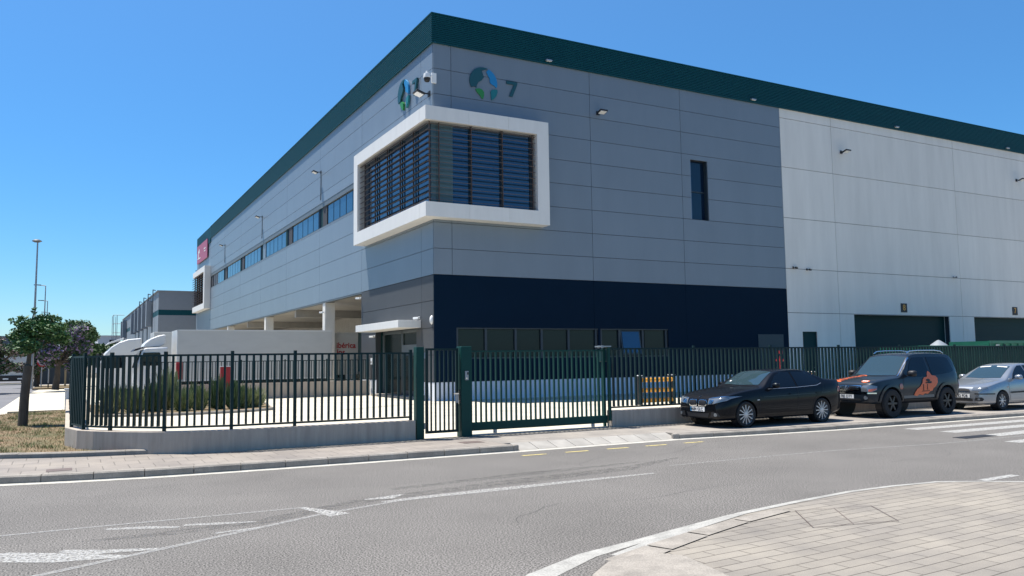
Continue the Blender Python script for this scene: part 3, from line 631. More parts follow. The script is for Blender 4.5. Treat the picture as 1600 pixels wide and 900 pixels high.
t = floodlight('floodlight', 'floodlight on an arm at the building corner just above the white bay', (X0,34.6,14.45), -math.pi/2)
t.scale = (1.25,1.25,1.25)
# cameras
t = thing('dome_camera', 'white dome camera hanging at the building corner above the bay', 'security camera', (14.5,34.0,15.0), local=True)
MB().box(-0.02,0.22,0.05,0.13,-0.18,0.30).box(-0.25,0.0,0.0,0.08,0.1,0.18).build('bracket','white',t,bevel=0.01)
MB().lathe([(0.0,0.32),(0.05,0.31),(0.06,0.22),(0.15,0.18),(0.17,0.05),(0.17,-0.02),(0.0,-0.02)],(-0.28,0.0,0.0),'z',20).build('housing','white',t,smooth=40)
MB().lathe([(0.155,-0.02),(0.15,-0.1),(0.11,-0.19),(0.0,-0.22)],(-0.28,0.0,0.0),'z',20).build('lens','black',t,smooth=60)
def bullet(label, loc, rz, m='white', group=None):
    t = thing('bullet_camera', label, 'security camera', loc, group, local=True, rz=rz)
    MB().box(-0.05,0.05,-0.03,0,-0.06,0.06).tube((0,-0.02,0),(0,-0.14,-0.03),0.018).build('bracket',m,t)
    b = MB().obox(0.06,-0.2,-0.03,0.34,0.1,0.1,rz=R(25)).build('housing',m,t,bevel=0.02)
    MB().obox(-0.1,-0.275,-0.03,0.02,0.07,0.07,rz=R(25)).build('lens','black',b)
    return t
bullet('white camera under the panel edge at the start of the loading bay', (X0,44.7,5.55), -math.pi/2)
bullet('white camera above the right end of the entrance canopy', (X0,35.9,3.98), -math.pi/2)
bullet('white camera under the entrance canopy beside the recess', (X0,42.3,3.3), -math.pi/2)
bullet('white camera on the white loading bay column', (14.64,52.5,5.2), -math.pi/2)
bullet('small black camera on the white wall beside the grey panels', (37.65,Y0,7.17), 0, 'black')
bullet('dark camera on the white wall above the small side door', (38.8,Y0,7.1), 0, 'black')
bullet('pale camera on the white wall above the second vertical joint', (53.0,Y0,7.16), 0, 'steel')
bullet('camera sticking out of the far end of the warehouse beside the far bay', (X0,112.0,14.0), -math.pi/2, 'black')
t = thing('oval_lamp', 'white oval bulkhead lamp on the corner beside the entrance', 'wall lamp', (X0,34.4,3.8), local=True)
MB().lathe([(0.0,-0.09),(0.10,-0.08),(0.14,-0.03),(0.14,0.0)],(0,0,0),'x',20).build('lens','white',t,smooth=50); t.scale = (1,0.85,1.5)
for x, lab in ((20.83,'small lamp on the teal roof band above the emblem'),(34.81,'small lamp on the teal roof band near the start of the white wall'),(47.68,'small lamp on the teal roof band above the first shutter'),(60.15,'small lamp on the teal roof band at the right edge')):
    t = thing('band_lamp', lab, 'wall lamp', (x,Y0-0.1,16.92), 'small lamps on the roof band', local=True)
    MB().box(-0.18,0.18,-0.14,0,-0.03,0.05).build('housing','steel',t,bevel=0.02); MB().box(-0.14,0.14,-0.12,-0.03,-0.045,-0.03).build('lens','white',t)
for x,y,z,rz,lab in ((X0-0.002,41.9+0.7,1.9,-math.pi/2,'white intercom box on the wall left of the entrance'),):
    t = thing('wall_intercom', lab, 'intercom', (X0,42.75,1.95), local=True)
    MB().box(-0.05,0,-0.12,0.12,-0.17,0.17).build('housing','white',t,bevel=0.01); MB().box(-0.06,-0.05,-0.05,0.05,-0.08,0.0).build('button','black',t)

# ------------------------------------------------------------------ fences, walls and gates
def wall_run(name, label, path, z0, z1, w, cat='low wall'):
    P = [Vector((p[0],p[1],0)) for p in path]; L = offset(path, w/2); Rr = offset(path, -w/2)
    mb = MB(); n = len(path)
    vs = [(x,y,z0) for x,y in L]+[(x,y,z0) for x,y in Rr]+[(x,y,z1) for x,y in L]+[(x,y,z1) for x,y in Rr]
    fs = [(2*n+i,3*n+i,3*n+i+1,2*n+i+1) for i in range(n-1)]+[(n+i,n+i+1,3*n+i+1,3*n+i) for i in range(n-1)]+[(i,2*n+i,2*n+i+1,i+1) for i in range(n-1)]
    fs += [(0,n,3*n,2*n),(n-1,3*n-1,4*n-1,2*n-1)] if False else [(0,n,3*n,2*n),(n-1,3*n-1,4*n-1,2*n+n-1-n+n-n+0)] if False else [(0,n,3*n,2*n),(n-1,2*n-1,4*n-1,3*n-1)]
    mb.add(vs, fs)
    o = mb.build(name, 'wallc', bevel=0.012); return tag(o, label, cat)
def fence_run(label, path, posts, z0, z1, group=None, pitch=0.147, pw=0.040, cat='fence', m='fence', post_h=0.03, pd=0.06, ends=(True,True)):
    """path of corner points; posts = distances along it"""
    P = [Vector((p[0],p[1],0)) for p in path]; seg = [(b-a).length for a,b in zip(P[:-1],P[1:])]
    def at(s):
        for k,(a,b) in enumerate(zip(P[:-1],P[1:])):
            if s <= seg[k]+1e-6 or k == len(seg)-1: d = (b-a)/seg[k]; return a+d*s, d
            s -= seg[k]
    t = thing('picket_fence', label, cat, (P[0].x,P[0].y,z0), group)
    t2 = pd or pw
    for s in posts:
        p, d = at(s); MB().obox(p.x,p.y,(z0+z1+post_h)/2,0.062,0.062,z1-z0+post_h+0.02,rz=math.atan2(d.y,d.x)).build('post',m,t)
    for s0, s1 in zip(posts[:-1],posts[1:]):
        a,_ = at(s0); b,_ = at(s1); d = (b-a).normalized(); ang = math.atan2(d.y,d.x); mid = (a+b)/2; ln = (b-a).length-0.065
        mb = MB(); mb.obox(mid.x,mid.y,z1-0.04,ln,0.042,0.04,rz=ang); mb.obox(mid.x,mid.y,z0+0.075,ln,0.042,0.04,rz=ang)
        n = max(1,round((b-a).length/pitch))
        for i in range(1,n):
            q = a+(b-a)*(i/n); mb.obox(q.x,q.y,(z0+z1)/2+0.02,pw,t2,z1-z0-0.16,rz=ang)
        mb.build('picket_panel',m,t)
    return t
# front left: curved corner and straight part
fl = [(0.12,20.95),(0.34,19.95),(0.62,19.5),(1.05,18.98),(1.62,18.45),(2.3,18.08),(3.0,17.98),(7.15,17.98)]
wall_run('low_wall', 'low concrete wall curving round the corner left of the gates', [(0.12,38.2),(0.12,30)]+fl, 0.0, 0.57, 0.25)
D = [0]
for a,b in zip(fl[:-1],fl[1:]): D.append(D[-1]+math.hypot(b[0]-a[0],b[1]-a[1]))
xs = lambda x: D[6]+(x-3.0)
fence_run('dark green picket fence on the curved low wall left of the gates', fl, [0,D[1],D[2]+0.33,D[4]+0.2,xs(3.06),xs(4.38),xs(7.07)], 0.57, 2.17)
fence_run('dark green picket fence running away beside the dry verge', [(0.12,38.0),(0.12,21.0)], [0,2.83,5.66,8.5,11.33,14.16,16.95], 0.57, 2.15)
# right part
wall_run('low_wall', 'low concrete wall behind the parked cars right of the sliding gate', [(12.72,17.98),(30,17.98),(72,17.6)], 0.0, 0.565, 0.25)
fr = [(12.72,17.98),(30,17.98),(72,17.6)]
fence_run('long dark green picket fence behind the parked cars', fr, [0.0]+[2.97+3.01*i for i in range(19)], 0.565, 2.24, pd=0.062, pw=0.042)
# pedestrian gate
t = thing('pedestrian_gate', 'narrow dark green picket gate left of the big square post', 'gate', (7.75,17.95,G))
MB().box(7.18,7.37,17.87,18.06,0.0,2.27).build('hinge_post','gate',t,bevel=0.008)
f = MB().box(7.44,7.50,17.93,17.99,0.24,2.24).box(8.22,8.28,17.93,17.99,0.24,2.24).box(7.5,8.22,17.93,17.99,2.19,2.24).box(7.5,8.22,17.93,17.99,0.24,0.30).build('leaf_frame','fence',t)
mb = MB()
for i in range(1,7): mb.box(7.47+i*0.113-0.016,7.47+i*0.113+0.016,17.94,17.98,0.30,2.19)
mb.build('pickets','fence',t)
MB().box(8.19,8.27,17.90,17.93,0.93,1.16).build('lock_plate','steel',t,bevel=0.005); MB().box(8.12,8.25,17.84,17.86,1.14,1.17).box(8.22,8.25,17.86,17.90,1.14,1.17).build('handle','chrome',t)
for z in (0.35,1.0,2.0): MB().tube((7.41,17.95,z),(7.41,17.95,z+0.14),0.022).build('hinge','steel',t)
# sliding gate with its square post
t = thing('gate_post', 'thick square dark green post with a steel intercom between the two gates', 'gate post', (8.45,17.95,G))
MB().box(8.31,8.59,17.82,18.10,0.0,2.28).build('post','gate',t,bevel=0.012)
b = MB().box(8.40,8.49,17.795,17.82,1.47,1.69).build('intercom','steel',t,bevel=0.004); MB().box(8.455,8.48,17.785,17.795,1.6,1.66).build('screen','black',b); MB().box(8.42,8.45,17.785,17.795,1.5,1.53).build('button','chrome',b)
MB().box(8.30,8.308,17.86,18.0,0.9,1.25).build('strike_plate','chrome',t)
t = thing('sliding_gate', 'wide dark green sliding picket gate closing the yard driveway', 'gate', (10.6,18.0,G))
MB().box(8.62,12.66,17.97,18.05,0.24,0.44).build('bottom_beam','gate',t,bevel=0.01)
MB().box(8.62,12.6,17.985,18.035,2.14,2.18).box(8.62,8.67,17.98,18.04,0.44,2.14).box(12.55,12.60,17.98,18.04,0.44,2.14).box(12.38,12.43,17.98,18.04,0.44,2.14).build('gate_frame','gate',t)
mb = MB()
for i in range(1,27): mb.box(8.64+i*0.1402-0.018,8.64+i*0.1402+0.018,17.985,18.035,0.44,2.14)
mb.build('pickets','gate',t)
for x in (9.3,12.2): MB().tube((x,18.01,0.24),(x,18.01,0.16),0.05).build('roller','steel',t)
struct('gate_track', MB().box(8.6,12.7,17.98,18.04,G,G+0.03), 'steel')
t = thing('gate_guide_post', 'thin green guide post with a roller bracket at the end of the sliding gate', 'gate post', (12.72,18.0,G))
MB().box(12.64,12.70,17.86,17.93,0.3,2.25).box(12.64,12.70,18.1,18.17,0.0,2.25).build('post','gate',t)
MB().box(12.42,12.74,17.86,18.17,2.25,2.28).tube((12.5,17.93,2.22),(12.5,17.93,2.29),0.035).tube((12.5,18.09,2.22),(12.5,18.09,2.29),0.035).build('roller_bracket','steel',t)
t = thing('barrier_post', 'thin green pole standing just inside the fence right of the sliding gate', 'pole', (13.5,19.4,G))
MB().tube((13.5,19.4,G),(13.5,19.4,2.15),0.035).build('pole','gate',t); MB().box(13.42,13.66,19.3,19.5,1.85,2.2).build('control_box','shutter',t,bevel=0.02)
# inner fence
wall_run('low_wall', 'low concrete wall inside the yard in front of the parked lorries', [(3.3,43.0),(14.5,43.0)], 0.1, 0.92, 0.25)
fence_run('dark green picket fence on the inner wall in front of the lorries', [(3.35,43.0),(14.5,43.0)], [0,2.2,4.4,6.6,8.8,11.1], 0.92, 2.08, pitch=0.14, pw=0.03)
# yellow guards
for i,(cx,cy,lab) in enumerate(((20.5,25.8,'yellow rail guard between black posts seen through the fence left of the black saloon'),(27.6,25.0,'yellow rail guard between black posts hidden behind the black saloon'))):
    t = thing('rail_guard', lab, 'safety barrier', (cx,cy,G), 'yellow rail guards in the yard')
    for s in (-0.82,0.82): p = MB().box(cx+s-0.1,cx+s+0.1,cy-0.1,cy+0.1,G,1.24).build('post','black',t); MB().box(cx+s-0.11,cx+s+0.11,cy-0.11,cy+0.11,1.24,1.27).build('cap','white',p)
    for z in (0.28,0.68,1.08): MB().lathe([(0.0,-0.72),(0.085,-0.72),(0.085,0.72),(0.0,0.72)],(cx,cy-0.12,z),'x',14).build('rail','yellow',t,smooth=40)
# red hydrant boxes
for cx,cy,z0,z1,lab in ((6.85,41.9,G,1.78,'red hydrant cabinet rising behind the shrubs at the inner fence'),(4.72,42.1,1.2,2.02,'small red box on the inner fence left of the hydrant cabinet')):
    t = thing('hydrant_box', lab, 'hydrant cabinet', (cx,cy,G))
    MB().box(cx-0.27 if z0<1 else cx-0.14,cx+0.27 if z0<1 else cx+0.14,cy-0.12,cy+0.12,z0,z1).build('cabinet','red',t,bevel=0.02)
    MB().box(cx-0.2 if z0<1 else cx-0.1,cx+0.2 if z0<1 else cx+0.1,cy-0.13,cy-0.12,max(z0,0.5),z1-0.12).build('door','red',t)
    if z0 < 1: MB().box(cx-0.29,cx+0.29,cy-0.14,cy+0.14,z1,z1+0.04).build('lid','white',t)
t = thing('red_valve', 'small red valve assembly behind the fence beside the white wall door', 'hydrant', (25.5,24.0,G))
MB().tube((25.5,24,G),(25.5,24,1.95),0.035).tube((25.3,24,1.78),(25.75,24,1.78),0.05).lathe([(0,0.06),(0.1,0.06),(0.1,-0.06),(0,-0.06)],(25.5,24,2.1),'z',14).build('pipework','red',t)
# skips behind the right fence
def skip(cx, cy, w, h, label, text):
    t = thing('waste_skip', label, 'skip', (cx,cy,G), 'green waste skips behind the fence')
    x0,x1,y0,y1 = cx-w/2,cx+w/2,cy,cy+2.3
    mb = MB().box(x0,x1,y0,y0+0.06,0.35,h).box(x0,x1,y1-0.06,y1,0.35,h).box(x0,x0+0.06,y0+0.06,y1-0.06,0.35,h).box(x1-0.06,x1,y0+0.06,y1-0.06,0.35,h).box(x0+0.06,x1-0.06,y0+0.06,y1-0.06,0.35,0.42)
    mb.build('body','skipgreen',t)
    mb = MB(); n = int(w/0.7)
    for i in range(n+1): u = x0+i*(w-0.1)/n; mb.box(u,u+0.1,y0-0.07,y0-0.001,0.3,h-0.14)
    mb.box(x0-0.03,x1+0.03,y0-0.09,y0-0.001,h-0.14,h+0.02)
    mb.build('ribs','skipgreen',t)
    for u in (x0+0.3,x1-0.5): MB().box(u,u+0.2,y0+0.3,y1-0.3,G,0.34).build('skid','black',t)
    if text:
        text_mesh('0001',0.2,'lettering','white',t,Matrix.Translation((x0+0.7,y0-0.095,h-0.26)) @ FACE_S); text_mesh('0002',0.2,'lettering','white',t,Matrix.Translation((x1-0.5,y0-0.095,h-0.26)) @ FACE_S)
skip(46.8,27.0,4.2,2.62,'green waste skip with small white lettering right of the off-roader','x')
skip(40.6,26.4,5.6,2.36,'lower green waste skip behind the off-roader roof',None)
skip(53.6,26.6,7.2,2.2,'long dark green waste skip behind the silver car',None)
# dwarf mound of pale bags in skip
t = thing('white_sack', 'pale sack heaped in the green skip above the off-roader', 'sack', (42.0,27.6,2.3))
MB().lathe([(0.0,0.34),(0.1,0.30),(0.35,0.12),(0.55,-0.05),(0.0,-0.1)],(41.2,27.6,2.36),'z',14).build('sack_body','farwall',t,smooth=60)
t = thing('orange_post', 'thin orange post behind the fence above the silver car', 'post', (48.0,25.2,G))
MB().tube((48.0,25.2,G),(48.0,25.2,2.45),0.035).build('pole','orange',t); MB().box(47.9,48.1,25.14,25.26,2.3,2.45).build('cap','orange',t)

# ------------------------------------------------------------------ vehicles
def pch(pts, x):
    xs_ = np.array([p[0] for p in pts],float); ys = np.array([p[1] for p in pts],float)
    h = np.diff(xs_); d = np.diff(ys)/h; m = np.zeros(len(xs_)); m[0] = d[0]; m[-1] = d[-1]
    for i in range(1,len(xs_)-1):
        if d[i-1]*d[i] > 0: w1 = 2*h[i]+h[i-1]; w2 = h[i]+2*h[i-1]; m[i] = (w1+w2)/(w1/d[i-1]+w2/d[i])
    x = min(max(x,xs_[0]),xs_[-1]); i = int(min(max(np.searchsorted(xs_,x)-1,0),len(h)-1)); t = (x-xs_[i])/h[i]
    return float((2*t**3-3*t**2+1)*ys[i]+(t**3-2*t**2+t)*h[i]*m[i]+(-2*t**3+3*t**2)*ys[i+1]+(t**3-t**2)*h[i]*m[i+1])
class Car:
    def __init__(s, name, label, loc, scale, P, paint, rz=0.0):
        s.P = P; s.t = thing(name, label, 'car', loc, None, local=True, rz=rz); s.t.scale = (scale,)*3; s.paint = paint
        L = P['L']; xs_ = sorted(set([0,0.015,0.04,0.07,0.11,0.16,0.22,0.3]+list(np.linspace(0.38,L-0.3,74))+[L-0.22,L-0.15,L-0.1,L-0.06,L-0.03,L-0.01,L]+P.get('xtra',[])))
        rings = [s.section(x) for x in xs_]; n = len(rings[0]); vs = [p for r in rings for p in r]
        fs = [(i*n+j,i*n+(j+1)%n,(i+1)*n+(j+1)%n,(i+1)*n+j) for i in range(len(rings)-1) for j in range(n)]
        fs += [tuple(range(n)), tuple(range((len(rings)-1)*n,len(rings)*n))]
        s.body = MB().add(vs, fs).build('body', paint, s.t, smooth=38)
        bm = bmesh.new(); bm.from_mesh(s.body.data); s.bvh = BVHTree.FromBMesh(bm); bm.free()
        cut = MB()
        for ax in P['axles']:
            for sy in (-1,1): cut.lathe([(0.0,-0.19),(P['arch'],-0.19),(P['arch'],0.19),(0.0,0.19)],(ax,sy*(P['W']/2-0.06),P['wr']),'y',40)
        co = cut.build('cut', 'black'); 
        co.parent = s.t
        # separate boolean for each wheel arch in one go
        b = s.body.modifiers.new('arches','BOOLEAN'); b.object = co; b.solver = 'EXACT'; b.operation = 'DIFFERENCE'
        bpy.context.view_layer.update()
        me = bpy.data.meshes.new_from_object(s.body.evaluated_get(bpy.context.evaluated_depsgraph_get()))
        s.body.modifiers.clear(); s.body.data = me; bpy.data.objects.remove(co)
        me.set_sharp_from_angle(angle=R(38))
        for ax in P['axles']:
            for sy in (-1,1): MB().lathe([(P['arch']-0.012,0.0),(P['arch']-0.012,-sy*0.20),(0.05,-sy*0.205)],(ax,sy*(P['W']/2-0.055),P['wr']),'y',40).build('wheel_arch_liner','black',s.t)
    def section(s, x):
        P = s.P; hw = pch(P['hw'],x); zb = pch(P['zb'],x); zt = pch(P['zt'],x); zs = min(pch(P['zs'],x), zt-0.06); zr = P['zr']
        crown = 0.05*min(1,(zt-zb)/0.5); ze = zt-crown
        rw = pch(P['rw'],x)
        def up(z): k = max(0,min(1,(z-pch(P['zs'],x))/(zr-pch(P['zs'],x)))); return hw*P['sh']+(rw-hw*P['sh'])*(k**1.15)
        h = zs-zb
        pts = [(0,zb),(hw*0.7,zb),(hw*0.90,zb+0.012),(hw*0.965,zb+0.05),(hw*0.985,zb+0.16*h),(hw*0.995,zb+0.32*h),(hw*1.0,zb+0.5*h),(hw*0.998,zb+0.66*h),(hw*0.99,zb+0.8*h),(hw*0.978,zb+0.9*h),(hw*P['sh'],zs)]
        for k in (0.2,0.4,0.6,0.8,0.95): z = zs+(ze-zs)*k; pts.append((min(up(z),hw*P['sh']),z))
        ye = min(up(ze),hw*P['sh'])
        pts += [(ye-0.012,ze+crown*0.22),(ye-0.045,ze+crown*0.45),(ye*0.80,ze+crown*0.72),(ye*0.5,ze+crown*0.92),(0,zt)]
        left = [(x,-y,z) for y,z in pts]; right = [(x,y,z) for y,z in pts[-2:0:-1]]
        return left+right
    def patch(s, name, poly, m, view, off=0.006, parent=None, step=0.05, both=False, thick=0.0):
        """polygon in a view plane, thrown on to the body: view 'L' (x,z) from -y, 'F' (y,z) from -x, 'T' (x,y) from above, 'B' (y,z) from +x"""
        bm = bmesh.new(); vs = [bm.verts.new((a,b,0)) for a,b in poly]; bm.faces.new(vs)
        lo = [min(p[i] for p in poly) for i in (0,1)]; hi = [max(p[i] for p in poly) for i in (0,1)]
        for ax in (0,1):
            u = lo[ax]+step
            while u < hi[ax]:
                co = [0,0,0]; co[ax] = u; no = [0,0,0]; no[ax] = 1
                bmesh.ops.bisect_plane(bm, geom=bm.verts[:]+bm.edges[:]+bm.faces[:], plane_co=co, plane_no=no); u += step
        bmesh.ops.triangulate(bm, faces=bm.faces[:])
        def throw(a, b, sg=1):
            if view == 'L': o, d = Vector((a,-3*sg,b)), Vector((0,sg,0))
            elif view == 'F': o, d = Vector((-3,a,b)), Vector((1,0,0))
            elif view == 'B': o, d = Vector((9,a,b)), Vector((-1,0,0))
            else: o, d = Vector((a,b,4)), Vector((0,0,-1))
            h = s.bvh.ray_cast(o, d)
            if h[0] is None: return None
            nn = h[1] if h[1].dot(d) < 0 else -h[1]
            return h[0]+nn*off-d*off*0.5
        o = None
        for sg in ((1,-1) if both else (1,)):
            mbs = MB()
            P = [throw(v.co.x, v.co.y, sg) for v in bm.verts]; bm.verts.index_update()
            ok = [p for p in P if p is not None]
            if not ok: continue
            base = len(mbs.v); mbs.v += [tuple(p) if p is not None else (0,0,0) for p in P]
            for f in bm.faces:
                ids = [v.index for v in f.verts]
                if all(P[i] is not None for i in ids): mbs.f.append(tuple(base+i for i in ids))
            if mbs.f: o = mbs.build(name, m, parent or s.t, recalc=False, smooth=60)
        bm.free()
        return o
    def strip(s, name, pts, w, m, view, **k):
        P = [Vector(p) for p in pts]; L_ = []; R_ = []
        for i, p in enumerate(P):
            d = (P[min(i+1,len(P)-1)]-P[max(i-1,0)]).normalized(); nn = Vector((-d.y,d.x))*w/2; L_.append(p+nn); R_.append(p-nn)
        return s.patch(name, [tuple(p) for p in L_+R_[::-1]], m, view, **k)
    def wheel(s, ax, sy, rim, spokes, face=0.0, rr=0.66, double=False):
        P = s.P; r = P['wr']; w = P['tw']; cy = sy*(P['W']/2-0.015-w/2+face)
        t = MB().lathe([(r*rr,-w/2+0.01),(r*rr+0.01,-w/2),(r*0.93,-w/2),(r*0.985,-w/2+0.025),(r,-w/2+0.05),(r,w/2-0.05),(r*0.985,w/2-0.025),(r*0.93,w/2),(r*rr+0.01,w/2),(r*rr,w/2-0.01)],(ax,cy,r),'y',40).build('wheel','tyre',s.t,smooth=35)
        o = sy*(w/2-0.012); mb = MB()
        mb.lathe([(r*rr+0.004,-w/2+0.02),(r*rr+0.004,w/2-0.008),(r*rr-0.012,w/2-0.008),(r*rr-0.03,-w/2+0.05)],(ax,cy,r),'y',40)
        mb.lathe([(0.0,o),(0.045,o-sy*0.003),(0.06,o-sy*0.02),(0.06,o-sy*0.05)],(ax,cy,r),'y',16)
        for i in range(spokes):
            a = 2*math.pi*i/spokes
            for da in ((-0.09,0.09) if double else (0,)):
                c0, c1 = a+da*0.6, a+da*1.4; R1 = r*rr-0.005
                w0, w1 = (0.011,0.012) if double or spokes > 7 else (0.032,0.026)
                p = Vector((math.cos(c0)*0.04,0,math.sin(c0)*0.04)); q = Vector((math.cos(c1)*R1,0,math.sin(c1)*R1)); tn = Vector((-math.sin(a),0,math.cos(a)))
                y0, y1 = o-sy*0.006, o-sy*0.035
                vs = [p+tn*w0,p-tn*w0,q-tn*w1,q+tn*w1]
                mb.add([(ax+v.x,cy+y0-(sy*0.004 if k in(2,3) else 0),r+v.z) for k,v in enumerate(vs)]+[(ax+v.x,cy+y1,r+v.z) for v in vs],[(0,1,2,3),(4,5,6,7),(0,1,5,4),(1,2,6,5),(2,3,7,6),(3,0,4,7)])
        mb.build('rim', rim, t, smooth=30)
        MB().lathe([(0.0,-sy*0.01),(r*rr-0.02,-sy*0.01)],(ax,cy,r),'y',24).lathe([(0.06,sy*w*0.12),(r*rr*0.8,sy*w*0.12)],(ax,cy,r),'y',24).build('brake_disc','darkrim',t)
        return t
    def mirror(s, x, z, m='black', size=1.0):
        P = s.P; 
        for sy in (-1,1):
            y = sy*(P['W']/2-0.04)
            mb = MB().obox(x+0.01,y+sy*0.02,z-0.04,0.05,0.12,0.025); c0 = Vector((x+0.05*size,y+sy*0.13*size,z+0.02)); vs_ = []; nu, nv = 16, 7
            for i in range(nv):
                f = math.pi/2*i/(nv-1); rr_, dx = math.cos(f)**0.6, -math.sin(f)*0.11*size
                for j in range(nu):
                    a = 2*math.pi*j/nu; ca, sa = math.cos(a), math.sin(a)
                    vs_.append((c0.x+dx+sy*0.0-abs(0)*0, c0.y+math.copysign(abs(ca)**0.7,ca)*0.115*size*rr_, c0.z+math.copysign(abs(sa)**0.7,sa)*0.078*size*rr_))
            mb.add(vs_, [(i*nu+j,i*nu+(j+1)%nu,(i+1)*nu+(j+1)%nu,(i+1)*nu+j) for i in range(nv-1) for j in range(nu)]+[tuple(range(nu))])
            mm = mb.build('mirror', m, s.t, smooth=50)
            MB().obox(x+0.056*size,y+sy*0.13*size,z+0.02,0.006,0.17*size,0.11*size,rz=sy*R(-14)).build('mirror_glass','chrome',mm)
    def seam(s, pts, w=0.009): return s.strip('door_seam', pts, w, 'black', 'L', off=0.003, both=True)
    def plate(s, txt, y0, z0, x, w=0.52, h=0.11):
        p = MB().box(x-0.015,x,y0-w/2,y0+w/2,z0-h/2,z0+h/2).build('number_plate','white',s.t)
        F = Matrix.Translation((x-0.018,y0+0.02,z0)) @ FACE_W
        text_mesh(txt,0.115,'lettering','black',p,F,depth=0.002,sx=0.92)
        MB().box(x-0.0165,x-0.015,y0+w/2-0.045,y0+w/2-0.002,z0-h/2+0.004,z0+h/2-0.004).build('blue_band','blue_logo',p)

# --- black saloon
P = dict(L=4.53, W=1.82, wr=0.325, tw=0.21, arch=0.365, axles=(0.80,3.56), zr=1.36, sh=0.955,
  hw=[(0,0.64),(0.06,0.74),(0.16,0.82),(0.35,0.875),(0.7,0.895),(1.2,0.905),(2.6,0.91),(3.5,0.905),(4.0,0.88),(4.3,0.83),(4.45,0.75),(4.53,0.66)],
  zb=[(0,0.24),(0.1,0.20),(0.4,0.18),(1.2,0.19),(3.2,0.19),(4.0,0.22),(4.4,0.27),(4.53,0.33)],
  zt=[(0,0.62),(0.03,0.70),(0.08,0.755),(0.16,0.795),(0.35,0.85),(0.7,0.915),(1.1,0.965),(1.42,1.0),(1.50,1.035),(1.75,1.195),(2.0,1.335),(2.15,1.39),(2.5,1.425),(2.9,1.435),(3.15,1.42),(3.33,1.385),(3.6,1.265),(3.83,1.175),(3.95,1.155),(4.3,1.14),(4.43,1.115),(4.5,0.98),(4.53,0.85)],
  zs=[(0,0.54),(0.1,0.65),(0.4,0.77),(0.9,0.855),(1.4,0.90),(2.4,0.925),(3.4,0.965),(4.1,1.0),(4.4,0.98),(4.53,0.78)],
  rw=[(0,0.6),(1.4,0.59),(2.0,0.59),(2.6,0.605),(3.4,0.585),(4.0,0.56),(4.53,0.6)])
c = Car('parked_car', 'black saloon with silver multi-spoke wheels parked beside the low wall', (14.62,16.66,G), 1.03, P, 'blackcar', rz=R(0.5))
c.patch('windscreen', [(1.52,-0.62),(2.08,-0.53),(2.13,0.0),(2.08,0.53),(1.52,0.62),(1.47,0.0)], 'screen', 'T', off=0.005)
c.patch('rear_window', [(3.40,-0.48),(3.80,-0.52),(3.82,0.0),(3.80,0.52),(3.40,0.48),(3.37,0.0)], 'carglass', 'T', off=0.005)
c.patch('front_side_window', [(1.68,0.955),(2.62,0.968),(2.60,1.352),(2.28,1.345),(2.03,1.25),(1.80,1.085)], 'carglass', 'L', both=True)
c.patch('rear_side_window', [(2.69,0.97),(3.38,1.0),(3.55,1.05),(3.60,1.09),(3.42,1.235),(3.22,1.32),(2.95,1.352),(2.67,1.354)], 'carglass', 'L', both=True)
c.strip('window_trim', [(1.60,0.935),(2.65,0.952),(3.4,0.985),(3.6,1.04)], 0.009, 'alloy', 'L', both=True, off=0.007)
for pts in ([(1.28,0.80),(1.26,0.55),(1.28,0.28)],[(2.66,1.34),(2.66,0.9),(2.64,0.5),(2.60,0.27)],[(3.66,1.0),(3.60,0.82),(3.40,0.75),(3.26,0.6),(3.17,0.40),(3.15,0.27)],[(1.28,0.27),(3.15,0.27)]): c.seam(pts)
for x in (2.42,3.42): c.strip('door_handle',[(x-0.09,0.79),(x+0.1,0.798)],0.03,'blackcar','L',both=True,off=0.02)
c.strip('side_crease',[(1.4,0.74),(2.5,0.765),(3.9,0.80)],0.012,'suv','L',both=True,off=0.004)
for s in (-1,1):
    g_ = c.patch('headlight', [(s*0.37,0.575),(s*0.58,0.60),(s*0.82,0.68),(s*0.87,0.775),(s*0.72,0.775),(s*0.48,0.745),(s*0.375,0.73)], 'lamp', 'F', off=0.006, step=0.03)
    c.patch('lamp_reflector', [(s*0.41,0.60),(s*0.54,0.615),(s*0.56,0.70),(s*0.43,0.695)], 'chrome', 'F', off=0.011, parent=g_)
    c.patch('lamp_shade', [(s*0.37,0.72),(s*0.48,0.745),(s*0.72,0.778),(s*0.87,0.78),(s*0.72,0.76),(s*0.48,0.732),(s*0.375,0.717)], 'chrome', 'F', off=0.012, parent=g_)
    k = c.patch('kidney_grille', [(s*0.03,0.535),(s*0.24,0.52),(s*0.32,0.56),(s*0.335,0.655),(s*0.29,0.695),(s*0.07,0.70),(s*0.03,0.67)], 'chrome', 'F', off=0.008, step=0.03)
    c.patch('grille_bars', [(s*0.052,0.555),(s*0.235,0.542),(s*0.298,0.575),(s*0.31,0.645),(s*0.275,0.675),(s*0.085,0.68),(s*0.052,0.655)], 'black', 'F', off=0.014, parent=k, step=0.03)
    c.patch('fog_lamp', [(s*0.63+0.045*math.cos(a),0.335+0.045*math.sin(a)) for a in np.linspace(0,5.8,12)], 'lamp', 'F', off=0.01)
    c.patch('air_intake', [(s*0.46,0.27),(s*0.74,0.29),(s*0.70,0.385),(s*0.50,0.40)], 'black', 'F', off=0.005)
c.patch('lower_intake', [(-0.36,0.26),(0.36,0.26),(0.42,0.37),(-0.42,0.37)], 'black', 'F', off=0.005)
c.patch('badge', [(0.10+0.033*math.cos(a),0.033*math.sin(a)) for a in np.linspace(0,5.8,12)], 'chrome', 'T', off=0.006, step=0.02)
c.patch('side_repeater', [(1.17,0.66),(1.25,0.665),(1.25,0.685),(1.17,0.68)], 'white', 'L', both=True, off=0.006, step=0.02)
